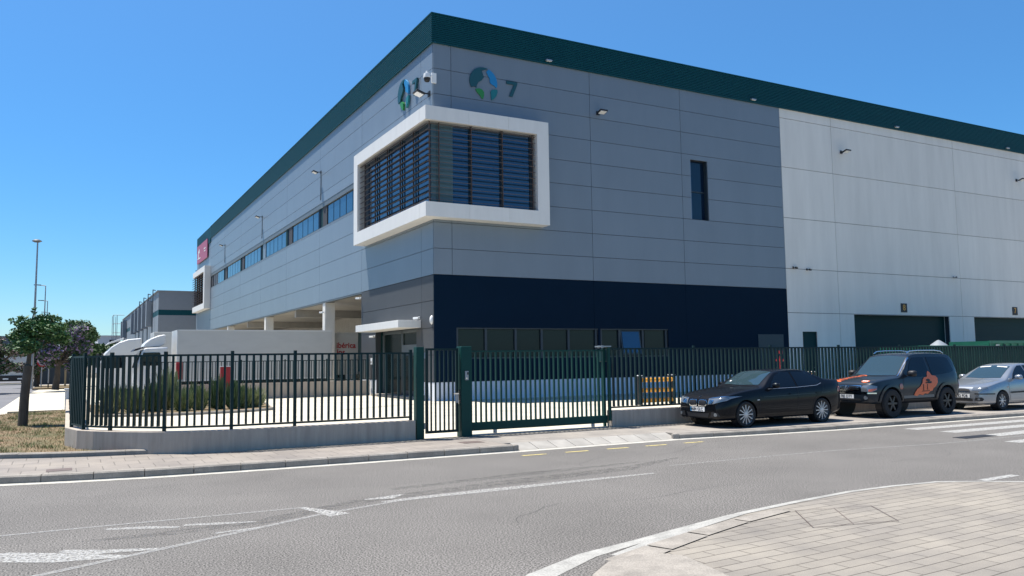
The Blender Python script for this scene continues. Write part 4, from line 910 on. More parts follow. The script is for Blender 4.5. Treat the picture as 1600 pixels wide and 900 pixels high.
c.patch('tail_light', [(-0.80,0.78),(-0.45,0.80),(-0.45,0.94),(-0.76,0.93)], 'redlens', 'B'); c.patch('tail_light', [(0.80,0.78),(0.45,0.80),(0.45,0.94),(0.76,0.93)], 'redlens', 'B')
c.patch('tail_light_wrap', [(4.22,0.80),(4.44,0.78),(4.42,0.93),(4.25,0.94)], 'redlens', 'L', both=True)
c.plate('4684 GLC', 0.0, 0.455, -0.004)
c.mirror(1.74, 1.0, 'blackcar', 0.9)
for ax in P['axles']:
    for sy in (-1,1): c.wheel(ax, sy, 'alloy', 12, rr=0.75)
c.patch('tax_sticker', [(1.62,0.46),(1.66,0.46),(1.66,0.52),(1.62,0.52)], 'white', 'T', off=0.008)

# --- off-roader
P = dict(L=4.12, W=1.86, wr=0.40, tw=0.27, arch=0.455, axles=(0.76,3.30), zr=1.74, sh=0.965,
  hw=[(0,0.70),(0.05,0.78),(0.14,0.85),(0.35,0.905),(0.8,0.925),(1.3,0.915),(2.6,0.92),(3.3,0.925),(3.8,0.90),(4.02,0.85),(4.12,0.78)],
  zb=[(0,0.47),(0.15,0.40),(0.5,0.38),(1.2,0.40),(3.0,0.40),(3.7,0.44),(4.12,0.52)],
  zt=[(0,0.86),(0.03,0.94),(0.08,0.99),(0.18,1.03),(0.5,1.085),(0.9,1.125),(1.18,1.15),(1.26,1.18),(1.5,1.37),(1.76,1.60),(1.92,1.73),(2.05,1.775),(2.4,1.81),(3.0,1.82),(3.6,1.795),(3.85,1.76),(3.95,1.65),(4.03,1.3),(4.08,1.1),(4.12,0.95)],
  zs=[(0,0.80),(0.1,0.90),(0.4,0.98),(1.0,1.04),(1.4,1.07),(2.6,1.09),(3.6,1.12),(4.0,1.10),(4.12,0.9)],
  rw=[(0,0.66),(1.2,0.66),(2.0,0.655),(2.6,0.665),(3.5,0.655),(4.12,0.64)])
c = Car('off_roader', 'dark graphite three-door off-roader with orange decals and black wheels', (20.27,16.55,G), 1.005, P, 'suv', rz=R(0.0))
c.t.scale = (1.005,1.005,1.035)
c.patch('windscreen', [(1.27,-0.71),(1.87,-0.62),(1.92,0.0),(1.87,0.62),(1.27,0.71),(1.22,0.0)], 'screen', 'T', off=0.005)
c.strip('pillar_trim', [(1.22,-0.775),(1.90,-0.675)], 0.03, 'chrome', 'T', off=0.008); c.strip('pillar_trim', [(1.22,0.775),(1.90,0.675)], 0.03, 'chrome', 'T', off=0.008)
c.patch('front_side_window', [(1.50,1.11),(2.56,1.13),(2.56,1.68),(2.05,1.67),(1.88,1.55)], 'carglass', 'L', both=True)
c.patch('rear_side_window', [(2.70,1.14),(3.62,1.22),(3.80,1.27),(3.72,1.62),(3.60,1.68),(2.68,1.685)], 'carglass', 'L', both=True)
c.patch('rear_window', [(-0.55,1.2),(0.55,1.2),(0.5,1.6),(-0.5,1.6)], 'carglass', 'B')
for pts in ([(1.36,1.07),(1.30,0.85),(1.30,0.50)],[(2.63,1.7),(2.66,1.1),(2.68,0.75),(2.66,0.50)],[(1.3,0.50),(2.66,0.50)]): c.seam(pts)
c.strip('door_handle',[(2.40,0.955),(2.58,0.957)],0.035,'black','L',both=True,off=0.02)
for sx in (-1,1):
    rr_ = MB().path([(1.98,sx*0.56,1.79),(2.12,sx*0.56,1.855),(2.5,sx*0.565,1.875),(3.3,sx*0.565,1.875),(3.62,sx*0.56,1.845),(3.74,sx*0.56,1.78)],0.018).build('roof_rail','chrome',c.t,smooth=50)
for ax in P['axles']:
    pts = [(ax+0.50*math.cos(a),0.40+0.50*math.sin(a)) for a in np.linspace(R(6),R(174),22)]
    c.strip('arch_flare', pts, 0.075, 'suv', 'L', both=True, off=0.022)
c.strip('sill_step',[(1.28,0.455),(2.80,0.455)],0.10,'black','L',both=True,off=0.03)
c.patch('lower_door_cladding', [(1.28,0.60),(2.68,0.60),(2.68,0.52),(1.28,0.52)], 'suvlow', 'L', both=True, off=0.006)
c.patch('bumper', [(-0.85,0.47),(0.85,0.47),(0.87,0.66),(-0.87,0.66)], 'suv', 'F', off=0.03)
c.patch('grille', [(-0.44,0.74),(0.44,0.74),(0.52,0.85),(0.50,0.905),(-0.50,0.905),(-0.52,0.85)], 'chrome', 'F', off=0.012)
c.patch('grille_mesh', [(-0.42,0.80),(-0.10,0.80),(-0.10,0.885),(-0.46,0.885)], 'black', 'F', off=0.02); c.patch('grille_mesh', [(0.42,0.80),(0.10,0.80),(0.10,0.885),(0.46,0.885)], 'black', 'F', off=0.02)
for z in (0.825,0.855):
    c.strip('grille_bar',[(-0.44,z),(0.44,z)],0.008,'chrome','F',off=0.026)
dia = lambda cx,cz,a: [(cx,cz),(cx+0.045*math.cos(a-0.52),cz+0.045*math.sin(a-0.52)),(cx+0.078*math.cos(a),cz+0.078*math.sin(a)),(cx+0.045*math.cos(a+0.52),cz+0.045*math.sin(a+0.52))]
for a in (90,210,330): c.patch('emblem_diamond', dia(0.0,0.83,R(a)), 'lamp', 'F', off=0.032, step=0.03)
for s in (-1,1):
    g_ = c.patch('headlight', [(s*0.50,0.745),(s*0.80,0.735),(s*0.865,0.79),(s*0.86,0.89),(s*0.78,0.925),(s*0.55,0.91),(s*0.50,0.85)], 'lamp', 'F', off=0.012, step=0.03)
    c.patch('indicator', [(s*0.72,0.745),(s*0.80,0.745),(s*0.862,0.80),(s*0.86,0.83),(s*0.72,0.80)], 'amber', 'F', off=0.018, parent=g_, step=0.03)
    c.patch('fog_lamp', [(s*0.66+0.055*math.cos(a),0.575+0.055*math.sin(a)) for a in np.linspace(0,5.8,12)], 'lamp', 'F', off=0.04)
c.strip('bumper_trim', [(-0.86,0.70),(0.86,0.70)], 0.035, 'chrome', 'F', off=0.035)
c.patch('lower_intake', [(-0.50,0.50),(0.5,0.50),(0.48,0.545),(-0.48,0.545)], 'black', 'F', off=0.035)
c.plate('1785 DYY', 0.0, 0.60, -0.035)
c.patch('side_decal', [(1.74,0.60),(1.80,0.68),(1.90,0.77),(2.05,0.84),(2.16,0.94),(2.20,1.03),(2.28,1.09),(2.42,1.11),(2.46,1.20),(2.52,1.27),(2.60,1.24),(2.66,1.15),(2.82,1.13),(2.90,1.06),(2.88,0.94),(2.78,0.84),(2.66,0.78),(2.60,0.71),(2.48,0.69),(2.38,0.62),(2.26,0.64),(2.14,0.59),(2.0,0.62),(1.88,0.57)], 'orange', 'L', off=0.011, both=True)
for pp in ([(2.30,0.925),(2.56,0.92),(2.58,0.95),(2.32,0.955)],[(2.36,0.98),(2.50,0.975),(2.53,1.02),(2.44,1.055),(2.35,1.03)],[(2.18,0.90),(2.21,0.90),(2.20,0.72),(2.17,0.72)],[(2.36,0.90),(2.39,0.90),(2.38,0.74),(2.35,0.74)],[(2.10,0.695),(2.46,0.705),(2.46,0.72),(2.10,0.71)]):
    c.patch('decal_figure', pp, 'black', 'L', off=0.016, both=True, step=0.08)
c.patch('round_decal', [(1.20+0.085*math.cos(a),0.86+0.085*math.sin(a)) for a in np.linspace(0,5.9,14)], 'redlens', 'L', off=0.008, both=True)
c.patch('hood_decal', [(0.17+0.085*math.cos(a),-0.52+0.13*math.sin(a)) for a in np.linspace(0,5.9,14)], 'orange', 'T', off=0.008)
for dy in (-0.065,0.0,0.065): c.patch('hood_decal_mark', [(0.13,-0.52+dy-0.018),(0.21,-0.52+dy-0.018),(0.21,-0.52+dy+0.018),(0.13,-0.52+dy+0.018)], 'white', 'T', off=0.012)
# hood lettering laid along the bonnet
tm = text_mesh('MONTERO', 0.42, 'hood_lettering', 'orange', c.t, Matrix.Translation((0.66,0.36,1.2)) @ Matrix.Rotation(R(-5),4,'Z'), depth=0.0, sx=0.56, offset=0.003)
bm = bmesh.new(); bm.from_mesh(tm.data); bmesh.ops.triangulate(bm, faces=bm.faces[:])
for _ in range(2): bmesh.ops.subdivide_edges(bm, edges=[e for e in bm.edges if e.calc_length() > 0.04], cuts=1)
bm.to_mesh(tm.data); bm.free()
for v in tm.data.vertices:
    h = c.bvh.ray_cast(Vector((v.co.x,v.co.y,3)), Vector((0,0,-1)))
    if h[0] is not None: v.co.z = h[0].z+0.010
c.mirror(1.52, 1.20, 'black', 1.15)
for ax in P['axles']:
    for sy in (-1,1): c.wheel(ax, sy, 'darkrim', 6, face=0.035, rr=0.56)
sp = MB().lathe([(0.0,0.0),(0.30,0.0),(0.37,0.03),(0.385,0.1),(0.37,0.18),(0.30,0.21),(0.0,0.21)],(4.08,0.08,0.98),'x',30).build('spare_wheel_cover','suv',c.t,smooth=40)
c.patch('tail_light_wrap', [(3.98,0.78),(4.08,0.78),(4.05,1.05),(3.97,1.05)], 'redlens', 'L', both=True)

# --- silver hatchback
P = dict(L=3.96, W=1.66, wr=0.30, tw=0.185, arch=0.34, axles=(0.80,3.26), zr=1.40, sh=0.955,
  hw=[(0,0.54),(0.06,0.64),(0.16,0.72),(0.35,0.785),(0.7,0.815),(1.2,0.825),(2.6,0.83),(3.3,0.82),(3.75,0.77),(3.9,0.70),(3.96,0.62)],
  zb=[(0,0.24),(0.1,0.20),(0.5,0.18),(1.2,0.19),(3.0,0.19),(3.6,0.24),(3.96,0.33)],
  zt=[(0,0.60),(0.03,0.68),(0.08,0.73),(0.18,0.77),(0.45,0.845),(0.8,0.92),(1.05,0.965),(1.14,1.0),(1.4,1.14),(1.7,1.29),(1.9,1.375),(2.1,1.42),(2.5,1.45),(3.0,1.44),(3.4,1.40),(3.55,1.34),(3.72,1.12),(3.85,0.98),(3.96,0.85)],
  zs=[(0,0.54),(0.1,0.64),(0.4,0.76),(0.9,0.85),(1.3,0.90),(2.4,0.93),(3.3,0.96),(3.7,0.95),(3.96,0.8)],
  rw=[(0,0.56),(1.2,0.52),(1.9,0.53),(2.6,0.54),(3.4,0.53),(3.96,0.52)])
c = Car('hatchback', 'silver hatchback with sun visors down at the right edge of the picture', (25.56,16.42,G), 1.03, P, 'silver', rz=R(0.0))
c.patch('windscreen', [(1.14,-0.57),(1.85,-0.48),(1.90,0.0),(1.85,0.48),(1.14,0.57),(1.08,0.0)], 'screen', 'T', off=0.005)
c.patch('sun_visor', [(1.75,-0.44),(1.80,-0.44),(1.83,-0.10),(1.78,-0.10)], 'white', 'T', off=0.008); c.patch('sun_visor', [(1.75,0.44),(1.80,0.44),(1.83,0.10),(1.78,0.10)], 'white', 'T', off=0.008)
c.patch('rear_window', [(3.52,-0.45),(3.74,-0.48),(3.74,0.48),(3.52,0.45)], 'carglass', 'T')
c.patch('front_side_window', [(1.42,0.95),(2.30,0.97),(2.28,1.37),(2.08,1.365),(1.85,1.27),(1.6,1.12)], 'carglass', 'L', both=True)
c.patch('rear_side_window', [(2.38,0.972),(3.20,1.0),(3.45,1.08),(3.38,1.30),(3.1,1.365),(2.36,1.375)], 'carglass', 'L', both=True)
for pts in ([(1.16,0.84),(1.16,0.55),(1.2,0.28)],[(2.34,1.38),(2.35,0.9),(2.34,0.5),(2.30,0.27)],[(1.2,0.27),(2.9,0.27)]): c.seam(pts)
c.strip('side_moulding',[(1.22,0.545),(2.95,0.56)],0.05,'black','L',both=True,off=0.01)
c.strip('bumper_moulding',[(0.06,0.52),(0.42,0.52)],0.035,'black','L',both=True,off=0.01); c.strip('bumper_moulding',[(-0.70,0.52),(-0.42,0.52)],0.035,'black','F',off=0.01); c.strip('bumper_moulding',[(0.70,0.52),(0.42,0.52)],0.035,'black','F',off=0.01)
c.strip('door_handle',[(2.08,0.82),(2.24,0.825)],0.03,'silver','L',both=True,off=0.02)
c.patch('side_repeater', [(1.05,0.70),(1.12,0.705),(1.12,0.73),(1.05,0.725)], 'amber', 'L', both=True, off=0.006, step=0.02)
for s in (-1,1):
    g_ = c.patch('headlight', [(s*0.32,0.62),(s*0.62,0.62),(s*0.72,0.68),(s*0.70,0.735),(s*0.35,0.72)], 'lamp', 'F', off=0.008, step=0.03)
    c.patch('fog_lamp_recess', [(s*0.40,0.31),(s*0.62,0.30),(s*0.66,0.36),(s*0.62,0.41),(s*0.44,0.41)], 'black', 'F', off=0.008)
    c.patch('fog_lamp', [(s*0.54+0.032*math.cos(a),0.355+0.032*math.sin(a)) for a in np.linspace(0,5.8,10)], 'lamp', 'F', off=0.014, step=0.02)
c.patch('grille', [(-0.28,0.60),(0.28,0.60),(0.24,0.655),(0.1,0.68),(-0.1,0.68),(-0.24,0.655)], 'black', 'F', off=0.008)
c.patch('lower_intake', [(-0.34,0.29),(0.34,0.29),(0.34,0.37),(-0.34,0.37)], 'black', 'F', off=0.006)
c.plate('3382 FDB', 0.0, 0.455, -0.004)
c.mirror(1.50, 0.995, 'silver')
for ax in P['axles']:
    for sy in (-1,1): c.wheel(ax, sy, 'alloy', 8, rr=0.66)

# --- lorries
def truck_wheel(parent, x, y, z, r, w, sy):
    t = MB().lathe([(r*0.55,-w/2),(r*0.95,-w/2),(r,-w/2+0.04),(r,w/2-0.04),(r*0.95,w/2),(r*0.55,w/2)],(x,y,z),'y',30).build('wheel','tyre',parent,smooth=35)
    MB().lathe([(0.0,sy*0.06),(0.1,sy*0.06),(0.14,sy*-0.02),(r*0.5,sy*-0.02),(r*0.56,sy*0.1)],(x,y,z),'y',24).build('rim','steel',t,smooth=30)
t = thing('box_lorry', 'white box lorry with a roof fairing parked behind the inner fence', 'lorry', (8.5,47.2,G))
cab = MB().xprism([(3.12,0.55),(3.08,1.2),(3.12,1.85),(3.36,2.62),(3.50,2.80),(4.62,2.84),(4.66,0.95),(4.3,0.55)],46.05,48.4).build('cab','whitetruck',t,bevel=0.09,seg=3)
MB().xprism([(3.42,2.83),(3.50,3.02),(3.75,3.25),(4.1,3.42),(4.42,3.50),(4.52,3.44),(4.50,3.0),(4.2,2.86)],46.25,48.2).build('roof_fairing','whitetruck',t,bevel=0.07,seg=3,smooth=50)
MB().xprism([(3.42,2.55),(3.30,2.05),(3.38,1.88),(4.22,1.88),(4.24,2.5),(4.18,2.56)],46.03,46.06).build('side_window','carglass',t)
MB().obox(3.17,47.2,2.18,0.04,2.0,0.85,ry=R(16)).build('windscreen','carglass',t)
MB().xprism([(2.95,2.62),(3.05,2.75),(3.42,2.86),(3.4,2.78),(3.1,2.66)],46.1,48.3).build('sun_visor','black',t,bevel=0.01)
MB().box(2.98,3.12,45.75,45.98,1.75,2.45).box(3.02,3.2,45.98,46.1,2.3,2.34).build('mirror','black',t,bevel=0.03)
MB().box(5.05,13.3,46.0,48.5,1.05,3.72).build('cargo_box','trailer',t,bevel=0.02)
MB().box(5.03,13.32,45.985,46.02,3.68,3.75).box(5.03,13.32,45.985,46.02,1.03,1.12).box(5.02,5.07,45.985,48.515,1.1,3.74).build('box_edge_trim','whitetruck',t)
MB().box(4.4,13.2,46.7,47.8,0.65,1.0).box(6.3,11.2,46.1,46.2,0.55,0.95).build('chassis','black',t)
for x in (3.9,11.8):
    for y,sy in ((46.25,-1),(48.25,1)): truck_wheel(t,x,y,G+0.48,0.48,0.32,sy)
MB().box(3.1,4.4,46.02,46.06,0.45,0.62).build('cab_step','black',t)
t = thing('articulated_lorry', 'white high-roof lorry standing behind the box lorry, its trailer reaching into the loading bay', 'lorry', (9,54.3,G))
MB().xprism([(1.62,0.5),(1.58,1.3),(1.62,2.0),(1.92,2.62),(2.25,3.0),(2.65,3.27),(3.1,3.44),(3.85,3.52),(3.9,0.95),(3.5,0.5)],53.05,55.5).build('cab','whitetruck',t,bevel=0.1,seg=3)
MB().xprism([(1.95,3.1),(2.15,3.28),(2.9,3.55),(2.9,3.46),(2.2,3.2)],53.3,55.2).build('roof_spoiler','whitetruck',t,bevel=0.02)
MB().xprism([(1.90,2.45),(1.78,2.05),(1.85,1.75),(2.85,1.75),(2.88,2.35),(2.8,2.47)],53.03,53.06).build('side_window','carglass',t)
MB().obox(1.68,54.27,2.2,0.04,2.0,0.9,ry=R(20)).build('windscreen','carglass',t)
MB().box(1.45,1.6,52.75,52.98,1.8,2.6).build('mirror','black',t,bevel=0.03)
MB().box(4.5,17.1,53.0,55.5,1.1,3.87).build('cargo_box','trailer',t,bevel=0.02)
MB().box(3.6,16.5,53.8,54.7,0.7,1.08).box(3.9,6,53.1,53.9,0.5,1.0).build('chassis','black',t)
for x in (2.75,5.2,13.2,14.5,15.8):
    for y,sy in ((53.3,-1),(55.2,1)): truck_wheel(t,x,y,G+0.5,0.5,0.32,sy)
text_mesh('ibérica',0.52,'lettering','red',t,Matrix.Translation((16.27,52.99,3.02)) @ FACE_S,offset=0.012,sx=0.95)
text_mesh('íos',0.52,'lettering','red',t,Matrix.Translation((15.92,52.99,2.58)) @ FACE_S,offset=0.012,sx=0.95)
# distant lorry on the side road
t = thing('distant_lorry', 'pale box lorry seen from behind far down the side road', 'lorry', (-5.2,100,0))
MB().box(-6.3,-3.7,101,106,0.95,3.4).build('cargo_box','trailer',t,bevel=0.02)
MB().box(-7.4,-6.5,101.3,104,0.9,3.3).build('side_locker','whitetruck',t,bevel=0.02)
MB().box(-7.3,-3.8,100.9,106,0.35,0.94).build('chassis','black',t)
for x in (-6.9,-5.9,-4.6): MB().box(x,x+0.5,100.85,100.9,0.55,0.68).build('rear_light','white',t)
for x in (-6.8,-4.1): MB().lathe([(0,-0.16),(0.45,-0.16),(0.48,-0.1),(0.48,0.1),(0.45,0.16),(0,0.16)],(x,101.6,0.48),'x',20).build('wheel','tyre',t,smooth=40)

# ------------------------------------------------------------------ distant buildings
t = thing('distant_warehouse', 'lower grey warehouse with a dark stripe beyond the far end of the main one', 'warehouse', (10.8,121.7,G))
mb = MB().box(10.8,40,121.7,122,9.45,12.0).box(10.8,40,121.7,122,6.2,8.7).box(10.8,11.1,122,204,9.45,12).box(10.8,11.1,122,204,G,8.7)
mb.build('wall','farwall',t)
MB().box(10.82,40,121.72,122,8.7,9.45).box(10.82,11.1,122,204,8.7,9.45).build('stripe','fascia',t)
MB().box(10.78,40,121.68,122,G,6.2).build('lower_wall','whitewall',t)
MB().box(10.6,40,121.6,204,12.0,12.12).build('roof','farwall',t)
for y in (131,139,147,155,164,190,196): MB().box(10.0,10.7,y,y+1.6,7.5,11.3).build('wall_equipment','farwall',t)
for y in (127,135,143,152): MB().tube((10.5,y,4),(10.5,y,12.6),0.07).tube((10.5,y,12.6),(10.9,y+1,12.6),0.07).build('pipe','frame_grey',t)
mb = MB()
for y in (200,206): mb.tube((9.4,y,G),(9.4,y,12.9),0.06); mb.tube((8.7,y,G),(8.7,y,12.9),0.06)
for z in (5,7,9,11,12.9): mb.tube((8.7,200,z),(8.7,206,z),0.06).tube((8.7,200,z),(10.8,200,z),0.06)
mb.build('stair_scaffold','steel',t)
M['pale'] = mat('pale_render', (0.62, 0.63, 0.66), 0.8, var=0.04)
t = thing('small_office', 'small pale flat-roofed building far behind the trees', 'building', (7.0,206,G))
MB().box(5.9,10.5,206,225,G,8.4).build('wall','pale',t); MB().box(5.7,10.6,205.8,225,8.4,8.6).build('roof','white',t)
MB().box(8.2,10.2,205.95,206,6.6,7.6).build('window','carglass',t); MB().box(6.2,7.6,205.95,206,4.0,5.4).build('window','carglass',t)
t = thing('dark_hall', 'long low dark building behind the trees at the left edge', 'building', (-30,150,0))
MB().box(-60,-8,170,190,0,7).build('wall','frame_grey',t); MB().box(-60,-8,169.8,190,7,7.3).build('roof','farwall',t)

# ------------------------------------------------------------------ street furniture at the left
def lamp(label, x, y, h, arm):
    t = thing('street_lamp', label, 'street lamp', (x,y,G), 'street lamps along the side road')
    MB().tube((x,y,G),(x+0.05,y,h),0.11,0.055,12).build('pole','steel',t,smooth=60)
    if arm: MB().tube((x+0.05,y,h),(x-1.0,y,h+0.08),0.05).build('arm','steel',t)
    cx = x-1.1 if arm else x
    hd = (MB().obox(x-0.85,y,h+0.08,0.8,0.3,0.1) if arm else MB()).lathe([(0.0,0.16),(0.22,0.12),(0.36,0.02),(0.36,-0.02),(0.2,-0.1),(0.0,-0.12)] if not arm else [(0,0.05),(0.05,0.0)],(cx,y,h+0.05),'z',16).build('lamp_head','frame_grey',t,smooth=40)
    return t
lamp('tallest nearest street lamp with a round head rising over the trees', -2.47, 76, 12.0, False)
lamp('street lamp with a side arm just right of the tallest lamp', -2.75, 118, 12.0, True)
lamp('small street lamp with a side arm, third along the road', -3.05, 146, 12.0, True)
lamp('most distant street lamp, only its head above the trees', -3.4, 178, 12.0, True)
t = thing('round_sign', 'round red-rimmed white road sign on a thin pole beneath the trees', 'road sign', (-1.9,80,G))
MB().tube((-1.9,80,G),(-1.9,80,2.5),0.05).build('pole','steel',t)
d = MB().lathe([(0,-0.03),(0.36,-0.03),(0.36,0.0),(0,0)],(-1.9,79.93,2.2),'y',24).build('sign_disc','red',t)
MB().lathe([(0,-0.01),(0.22,-0.01),(0.22,0.0)],(-1.9,79.89,2.2),'y',24).build('sign_face','white',d); MB().box(-1.96,-1.84,79.865,79.88,2.05,2.35).build('symbol','black',d)
t = thing('sign_pole', 'bare thin pole right of the round road sign', 'pole', (-1.35,78.4,G)); MB().tube((-1.35,78.4,G),(-1.35,78.4,2.6),0.05).build('pole','steel',t); MB().box(-1.4,-1.3,78.3,78.4,G,0.5).build('pole_base','black',t)
t = thing('tan_frame', 'tan gate frame with two square openings beside the fence end', 'entrance frame', (-0.5,82,G))
MB().box(-0.85,-0.7,82,82.15,G,2.3).box(-0.2,-0.05,82,82.15,G,2.3).box(-0.9,0.0,82,82.15,2.0,2.5).build('frame','tan',t); MB().box(-0.4,-0.2,81.95,82,2.1,2.35).build('opening','black',t)
t = thing('dark_hoarding', 'dark blue hoarding panels under the far trees', 'hoarding', (-1.0,92,G))
MB().box(-2.5,0.9,92,92.1,G,2.2).build('panel','frame_dark',t); MB().box(-2.5,-2.4,91.9,92,G,2.3).box(0.8,0.9,91.9,92,G,2.3).build('post','frame_dark',t)
t = thing('white_pillar', 'white pillar where the side fence ends', 'pillar', (0.0,38.5,G)); MB().box(-0.05,0.25,38.25,38.6,0,0.95).build('pillar','white',t,bevel=0.01); MB().box(-0.08,0.28,38.22,38.63,0.95,1.0).build('cap','white',t)

# ------------------------------------------------------------------ vegetation
def leaves(blobs, n, size, seed, flat=0.0, droop=0.0):
    r_ = np.random.default_rng(seed); mb = MB(); w = np.array([b[3]*b[4]*b[5] for b in blobs]); w = w/w.sum()
    idx = r_.choice(len(blobs), n, p=w); vs = []; fs = []
    for k, i in enumerate(idx):
        cx,cy,cz,rx,ry,rz = blobs[i]
        d = r_.normal(size=3); d /= np.linalg.norm(d); rad = r_.uniform(0.35,1.0)**0.6*(1+0.18*r_.normal()*0.6)
        p = np.array((cx+d[0]*rx*rad, cy+d[1]*ry*rad, cz+d[2]*rz*rad))
        a = r_.normal(size=3); a[2] *= 0.5; a /= np.linalg.norm(a); b_ = np.cross(a, r_.normal(size=3)); b_ /= np.linalg.norm(b_)
        s = size*r_.uniform(0.6,1.4); q = s*0.55
        base = len(vs); c_ = np.cross(a,b_)*s*0.15
        vs += [p-a*s, p+b_*q+c_, p+a*s, p-b_*q+c_]; fs.append((base,base+1,base+2,base+3))
    mb.v = [tuple(map(float,v)) for v in vs]; mb.f = fs; return mb
def tree(label, x, y, z, trunk, blobs, parts, seed, group=None, tr=0.14, name='tree'):
    t = thing(name, label, 'tree', (x,y,z), group)
    mb = MB(); prev = None
    for (a,ra),(b,rb) in zip(trunk[:-1],trunk[1:]): mb.tube(a,b,ra,rb,12)
    top = Vector(trunk[-1][0]); r_ = random.Random(seed)
    for bl in blobs:
        e = Vector(bl[:3]); m_ = top.lerp(e,0.5)+Vector((r_.uniform(-.2,.2),r_.uniform(-.2,.2),r_.uniform(-.1,.15)))
        st = Vector(trunk[-2][0]).lerp(top, r_.uniform(0.4,1)); mb.tube(st,m_,trunk[-1][1]*0.6,trunk[-1][1]*0.35,7).tube(m_,e,trunk[-1][1]*0.35,0.015,6)
    mb.build('trunk','bark',t,smooth=50)
    for nm,m,n,size,sel in parts: leaves([blobs[i] for i in sel] if sel else blobs,n,size,seed+len(nm),0).build(nm,m,t,recalc=False)
    return t
# young green tree on the verge
tx, ty = -1.12, 28.6
bl = [(tx+(a_-tx)*0.78+0.22,b_,c_,d_*0.78,e_,f_) for a_,b_,c_,d_,e_,f_ in [(-1.10,28.7,3.05,.55,.6,.34),(-0.55,28.4,2.95,.55,.5,.3),(-1.55,28.9,2.85,.5,.5,.3),(-0.8,28.9,3.35,.4,.4,.22),(-1.3,28.4,2.55,.5,.45,.25),(-0.3,28.8,3.1,.35,.4,.22),(-1.15,28.6,3.6,.14,.14,.12),(-1.85,28.6,3.3,.16,.16,.1),(-0.15,28.5,2.75,.35,.3,.2),(-1.5,28.5,3.25,.3,.3,.2),(-0.45,28.6,3.4,.22,.22,.12)]]
tree('young green street tree with a stout trunk on the dry grass verge', tx, ty, G, [((tx,ty,G),.135),((tx+0.02,ty,1.0),.125),((tx+0.08,ty,1.95),.115),((tx+0.09,ty,2.0),.07),((tx+0.12,ty,2.5),.05)], bl, [('crown','leaf',4300,0.056,None)], 11)
MB().path([(0,0,0)],0.1) 
# jacarandas behind
def jac(label, x, y, w, h, seed, green=0.35, m='blossom'):
    r_ = random.Random(seed); bl = []
    for i in range(16):
        a = r_.uniform(0,6.28); d = r_.uniform(0.1,0.85)*w/2
        bl.append((x+math.cos(a)*d, y+math.sin(a)*d*0.7, h*0.60+r_.uniform(-0.32,0.30)*h*(1-0.35*d/(w/2)), w*r_.uniform(.12,.2), w*.16, h*r_.uniform(.09,.15)))
    tree(label, x, y, G, [((x,y,G),.26),((x+.1,y,h*.22),.2),((x+.15,y,h*.42),.15)], bl, [('blossom',m,int(5200*(1-green)),0.12,None),('crown','leafdark',int(7500),0.10,None)], seed, 'flowering trees down the side road')
jac('lilac flowering tree right of the tallest street lamp', -0.75, 71, 4.6, 5.4, 3)
jac('faded mauve flowering tree at the left edge of the picture', -4.5, 69, 4.8, 4.4, 4, m='fadeblossom')
jac('mauve flowering tree low behind the green street tree', -2.4, 84, 4.2, 4.8, 5, m='fadeblossom')
bl = [(1.0+dx*0.75,80+dy,z,rx*0.75,1.0,rz) for dx,dy,z,rx,rz in ((0,0,5.2,1.2,.6),(-1.1,.4,5.4,.9,.5),(1.0,0,4.4,.9,.6),(0.3,.5,3.6,1.2,.7),(1.2,.4,3.2,.9,.6),(-.8,0,4.2,1.1,.7),(0.8,0,5.0,.7,.35),(1.0,0.2,2.4,0.9,0.5),(0,0.2,2.3,1.0,0.6))]
tree('dark green tree on the right side of the flowering trees', 1.0, 80, G, [((1.0,80,G),.22),((1.0,80,2),.16),((1.0,80,3.3),.12)], bl, [('crown','leafdark',9000,0.10,None)], 21)
for i,(x,y,w,h,lab) in enumerate(((-12,140,16,7,'far dark tree at the left edge beyond the lorry'),(3.5,165,10,6,'far dark tree beside the small office'),(-3,185,14,6.5,'far dark tree at the end of the side road'))):
    bl = [(x+random.uniform(-.4,.4)*w,y+random.uniform(-2,2),h*random.uniform(.35,.85),w*.16,w*.14,h*.16) for _ in range(14)]
    tree(lab, x, y, 0, [((x,y,0),.3),((x,y,h*.3),.22),((x,y,h*.5),.15)], bl, [('crown','leafdark',6000,0.22,None)], 40+i)
# shrubs in the planting bed
def shrub(label, x, y, h, w, seed, n=900, m='shrub'):
    t = thing('shrub', label, 'shrub', (x,y,G+0.06), 'shrubs in the planting bed')
    r_ = np.random.default_rng(seed); vs = []; fs = []
    for k in range(n):
        a = r_.uniform(0,6.28); d0 = r_.uniform(0,0.25)*w; d1 = d0+r_.uniform(0.05,0.5)*w*0.6; hh = h*r_.uniform(0.25,1.0)*(1-0.35*(d1/(w*0.6))**2)
        s = r_.uniform(0.0,0.7); p0 = np.array((x+math.cos(a)*(d0+(d1-d0)*s),y+math.sin(a)*(d0+(d1-d0)*s),G+0.05+hh*s)); p1 = p0+np.array((math.cos(a)*(d1-d0)*.35,math.sin(a)*(d1-d0)*.35,hh*0.35))
        b_ = r_.uniform(0,6.28); wv = np.array((math.cos(b_),math.sin(b_),0))*0.02; base = len(vs)
        vs += [p0-wv,p0+wv,p1+wv*0.6,p1-wv*0.6]; fs.append((base,base+1,base+2,base+3))
    mb = MB(); mb.v = [tuple(map(float,v)) for v in vs]; mb.f = fs; mb.build('foliage',m,t,recalc=False)
    mb = MB()
    for k in range(5): a = k*1.26; mb.tube((x,y,G+0.03),(x+math.cos(a)*w*.2,y+math.sin(a)*w*.2,G+h*.5),0.015,0.006,5)
    mb.build('stems','bark',t)
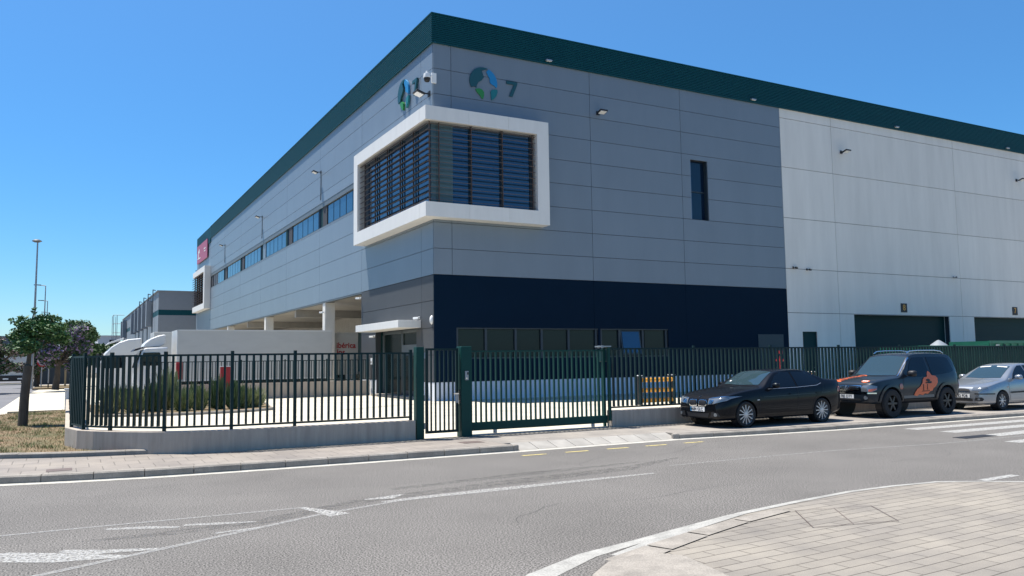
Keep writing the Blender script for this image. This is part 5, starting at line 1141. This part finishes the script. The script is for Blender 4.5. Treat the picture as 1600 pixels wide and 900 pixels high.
spots = [(x_,y_,h_*1.12,w_*0.95,l_) for x_,y_,h_,w_,l_ in [(1.4,33.3,1.0,1.1,'shrub at the left end of the planting bed'),(2.2,33.0,0.95,1.0,'second low shrub from the left end of the bed'),(2.9,33.6,1.15,1.1,'bushy shrub under the first lorry cab'),
 (3.5,34.5,1.62,1.1,'tallest pale shrub in the bed in front of the small red box'),(3.9,33.2,0.9,1.0,'low shrub in front of the tallest pale shrub'),(4.5,33.5,1.0,0.9,'shrub just left of the middle of the bed'),
 (5.2,33.6,1.25,0.9,'upright dark shrub left of the hydrant cabinet'),(5.75,33.4,1.2,0.9,'upright shrub covering the foot of the hydrant cabinet'),(6.25,33.8,0.95,1.0,'shrub right of the hydrant cabinet'),
 (6.7,34.2,0.85,1.2,'spreading shrub at the right end of the bed'),(2.0,36.5,1.1,1.2,'shrub in the back row near the left end'),(4.8,37.5,1.0,1.2,'shrub in the back row near the middle'),(6.6,38.0,0.9,1.1,'shrub in the back row near the right end')]]
for i,(x,y,h,w,lab) in enumerate(spots): shrub(lab,x,y,h*random.uniform(.9,1.1),w,100+i,n=1100 if i!=3 else 700,m=('shrub_pale' if i in (3,0,9) else ('shrub_deep' if i in (6,7,2) else 'shrub')))
# grass on the verge
def grass(name, n, region, m, h0, h1, seed, zb=G+0.045, clump=None):
    r_ = np.random.default_rng(seed); vs = []; fs = []
    def inside(px,py,poly):
        c_ = False; j = len(poly)-1
        for i in range(len(poly)):
            if (poly[i][1] > py) != (poly[j][1] > py) and px < (poly[j][0]-poly[i][0])*(py-poly[i][1])/(poly[j][1]-poly[i][1])+poly[i][0]: c_ = not c_
            j = i
        return c_
    xs_ = [p[0] for p in region]; ys = [p[1] for p in region]; cl = [(r_.uniform(min(xs_),max(xs_)),r_.uniform(min(ys),max(ys))) for _ in range(clump or 0)]
    k = 0
    while k < n:
        if cl and r_.random() < 0.8: q = cl[r_.integers(len(cl))]; px = q[0]+r_.normal()*0.13; py = q[1]+r_.normal()*0.2
        else: px = r_.uniform(min(xs_),max(xs_)); py = r_.uniform(min(ys),max(ys))
        k += 1
        if not inside(px,py,region): continue
        h = r_.uniform(h0,h1); a = r_.uniform(0,6.28); l = r_.normal(size=2)*h*0.5; w = 0.006
        base = len(vs); ca, sa = math.cos(a)*w, math.sin(a)*w
        vs += [(px-ca,py-sa,zb),(px+ca,py+sa,zb),(px+l[0],py+l[1],zb+h)]; fs.append((base,base+1,base+2))
    mb = MB(); mb.v = [tuple(map(float,v)) for v in vs]; mb.f = fs; o = mb.build(name,m,recalc=False); tag(o,kind='stuff'); return o
grass('dry_grass', 14000, vp, 'drygrass', 0.02, 0.075, 5)
grass('green_grass', 12000, vp, 'greengrass', 0.03, 0.11, 6, clump=170)
for o in bpy.data.objects:
    for k in ('org','local'):
        if k in o: del o[k]
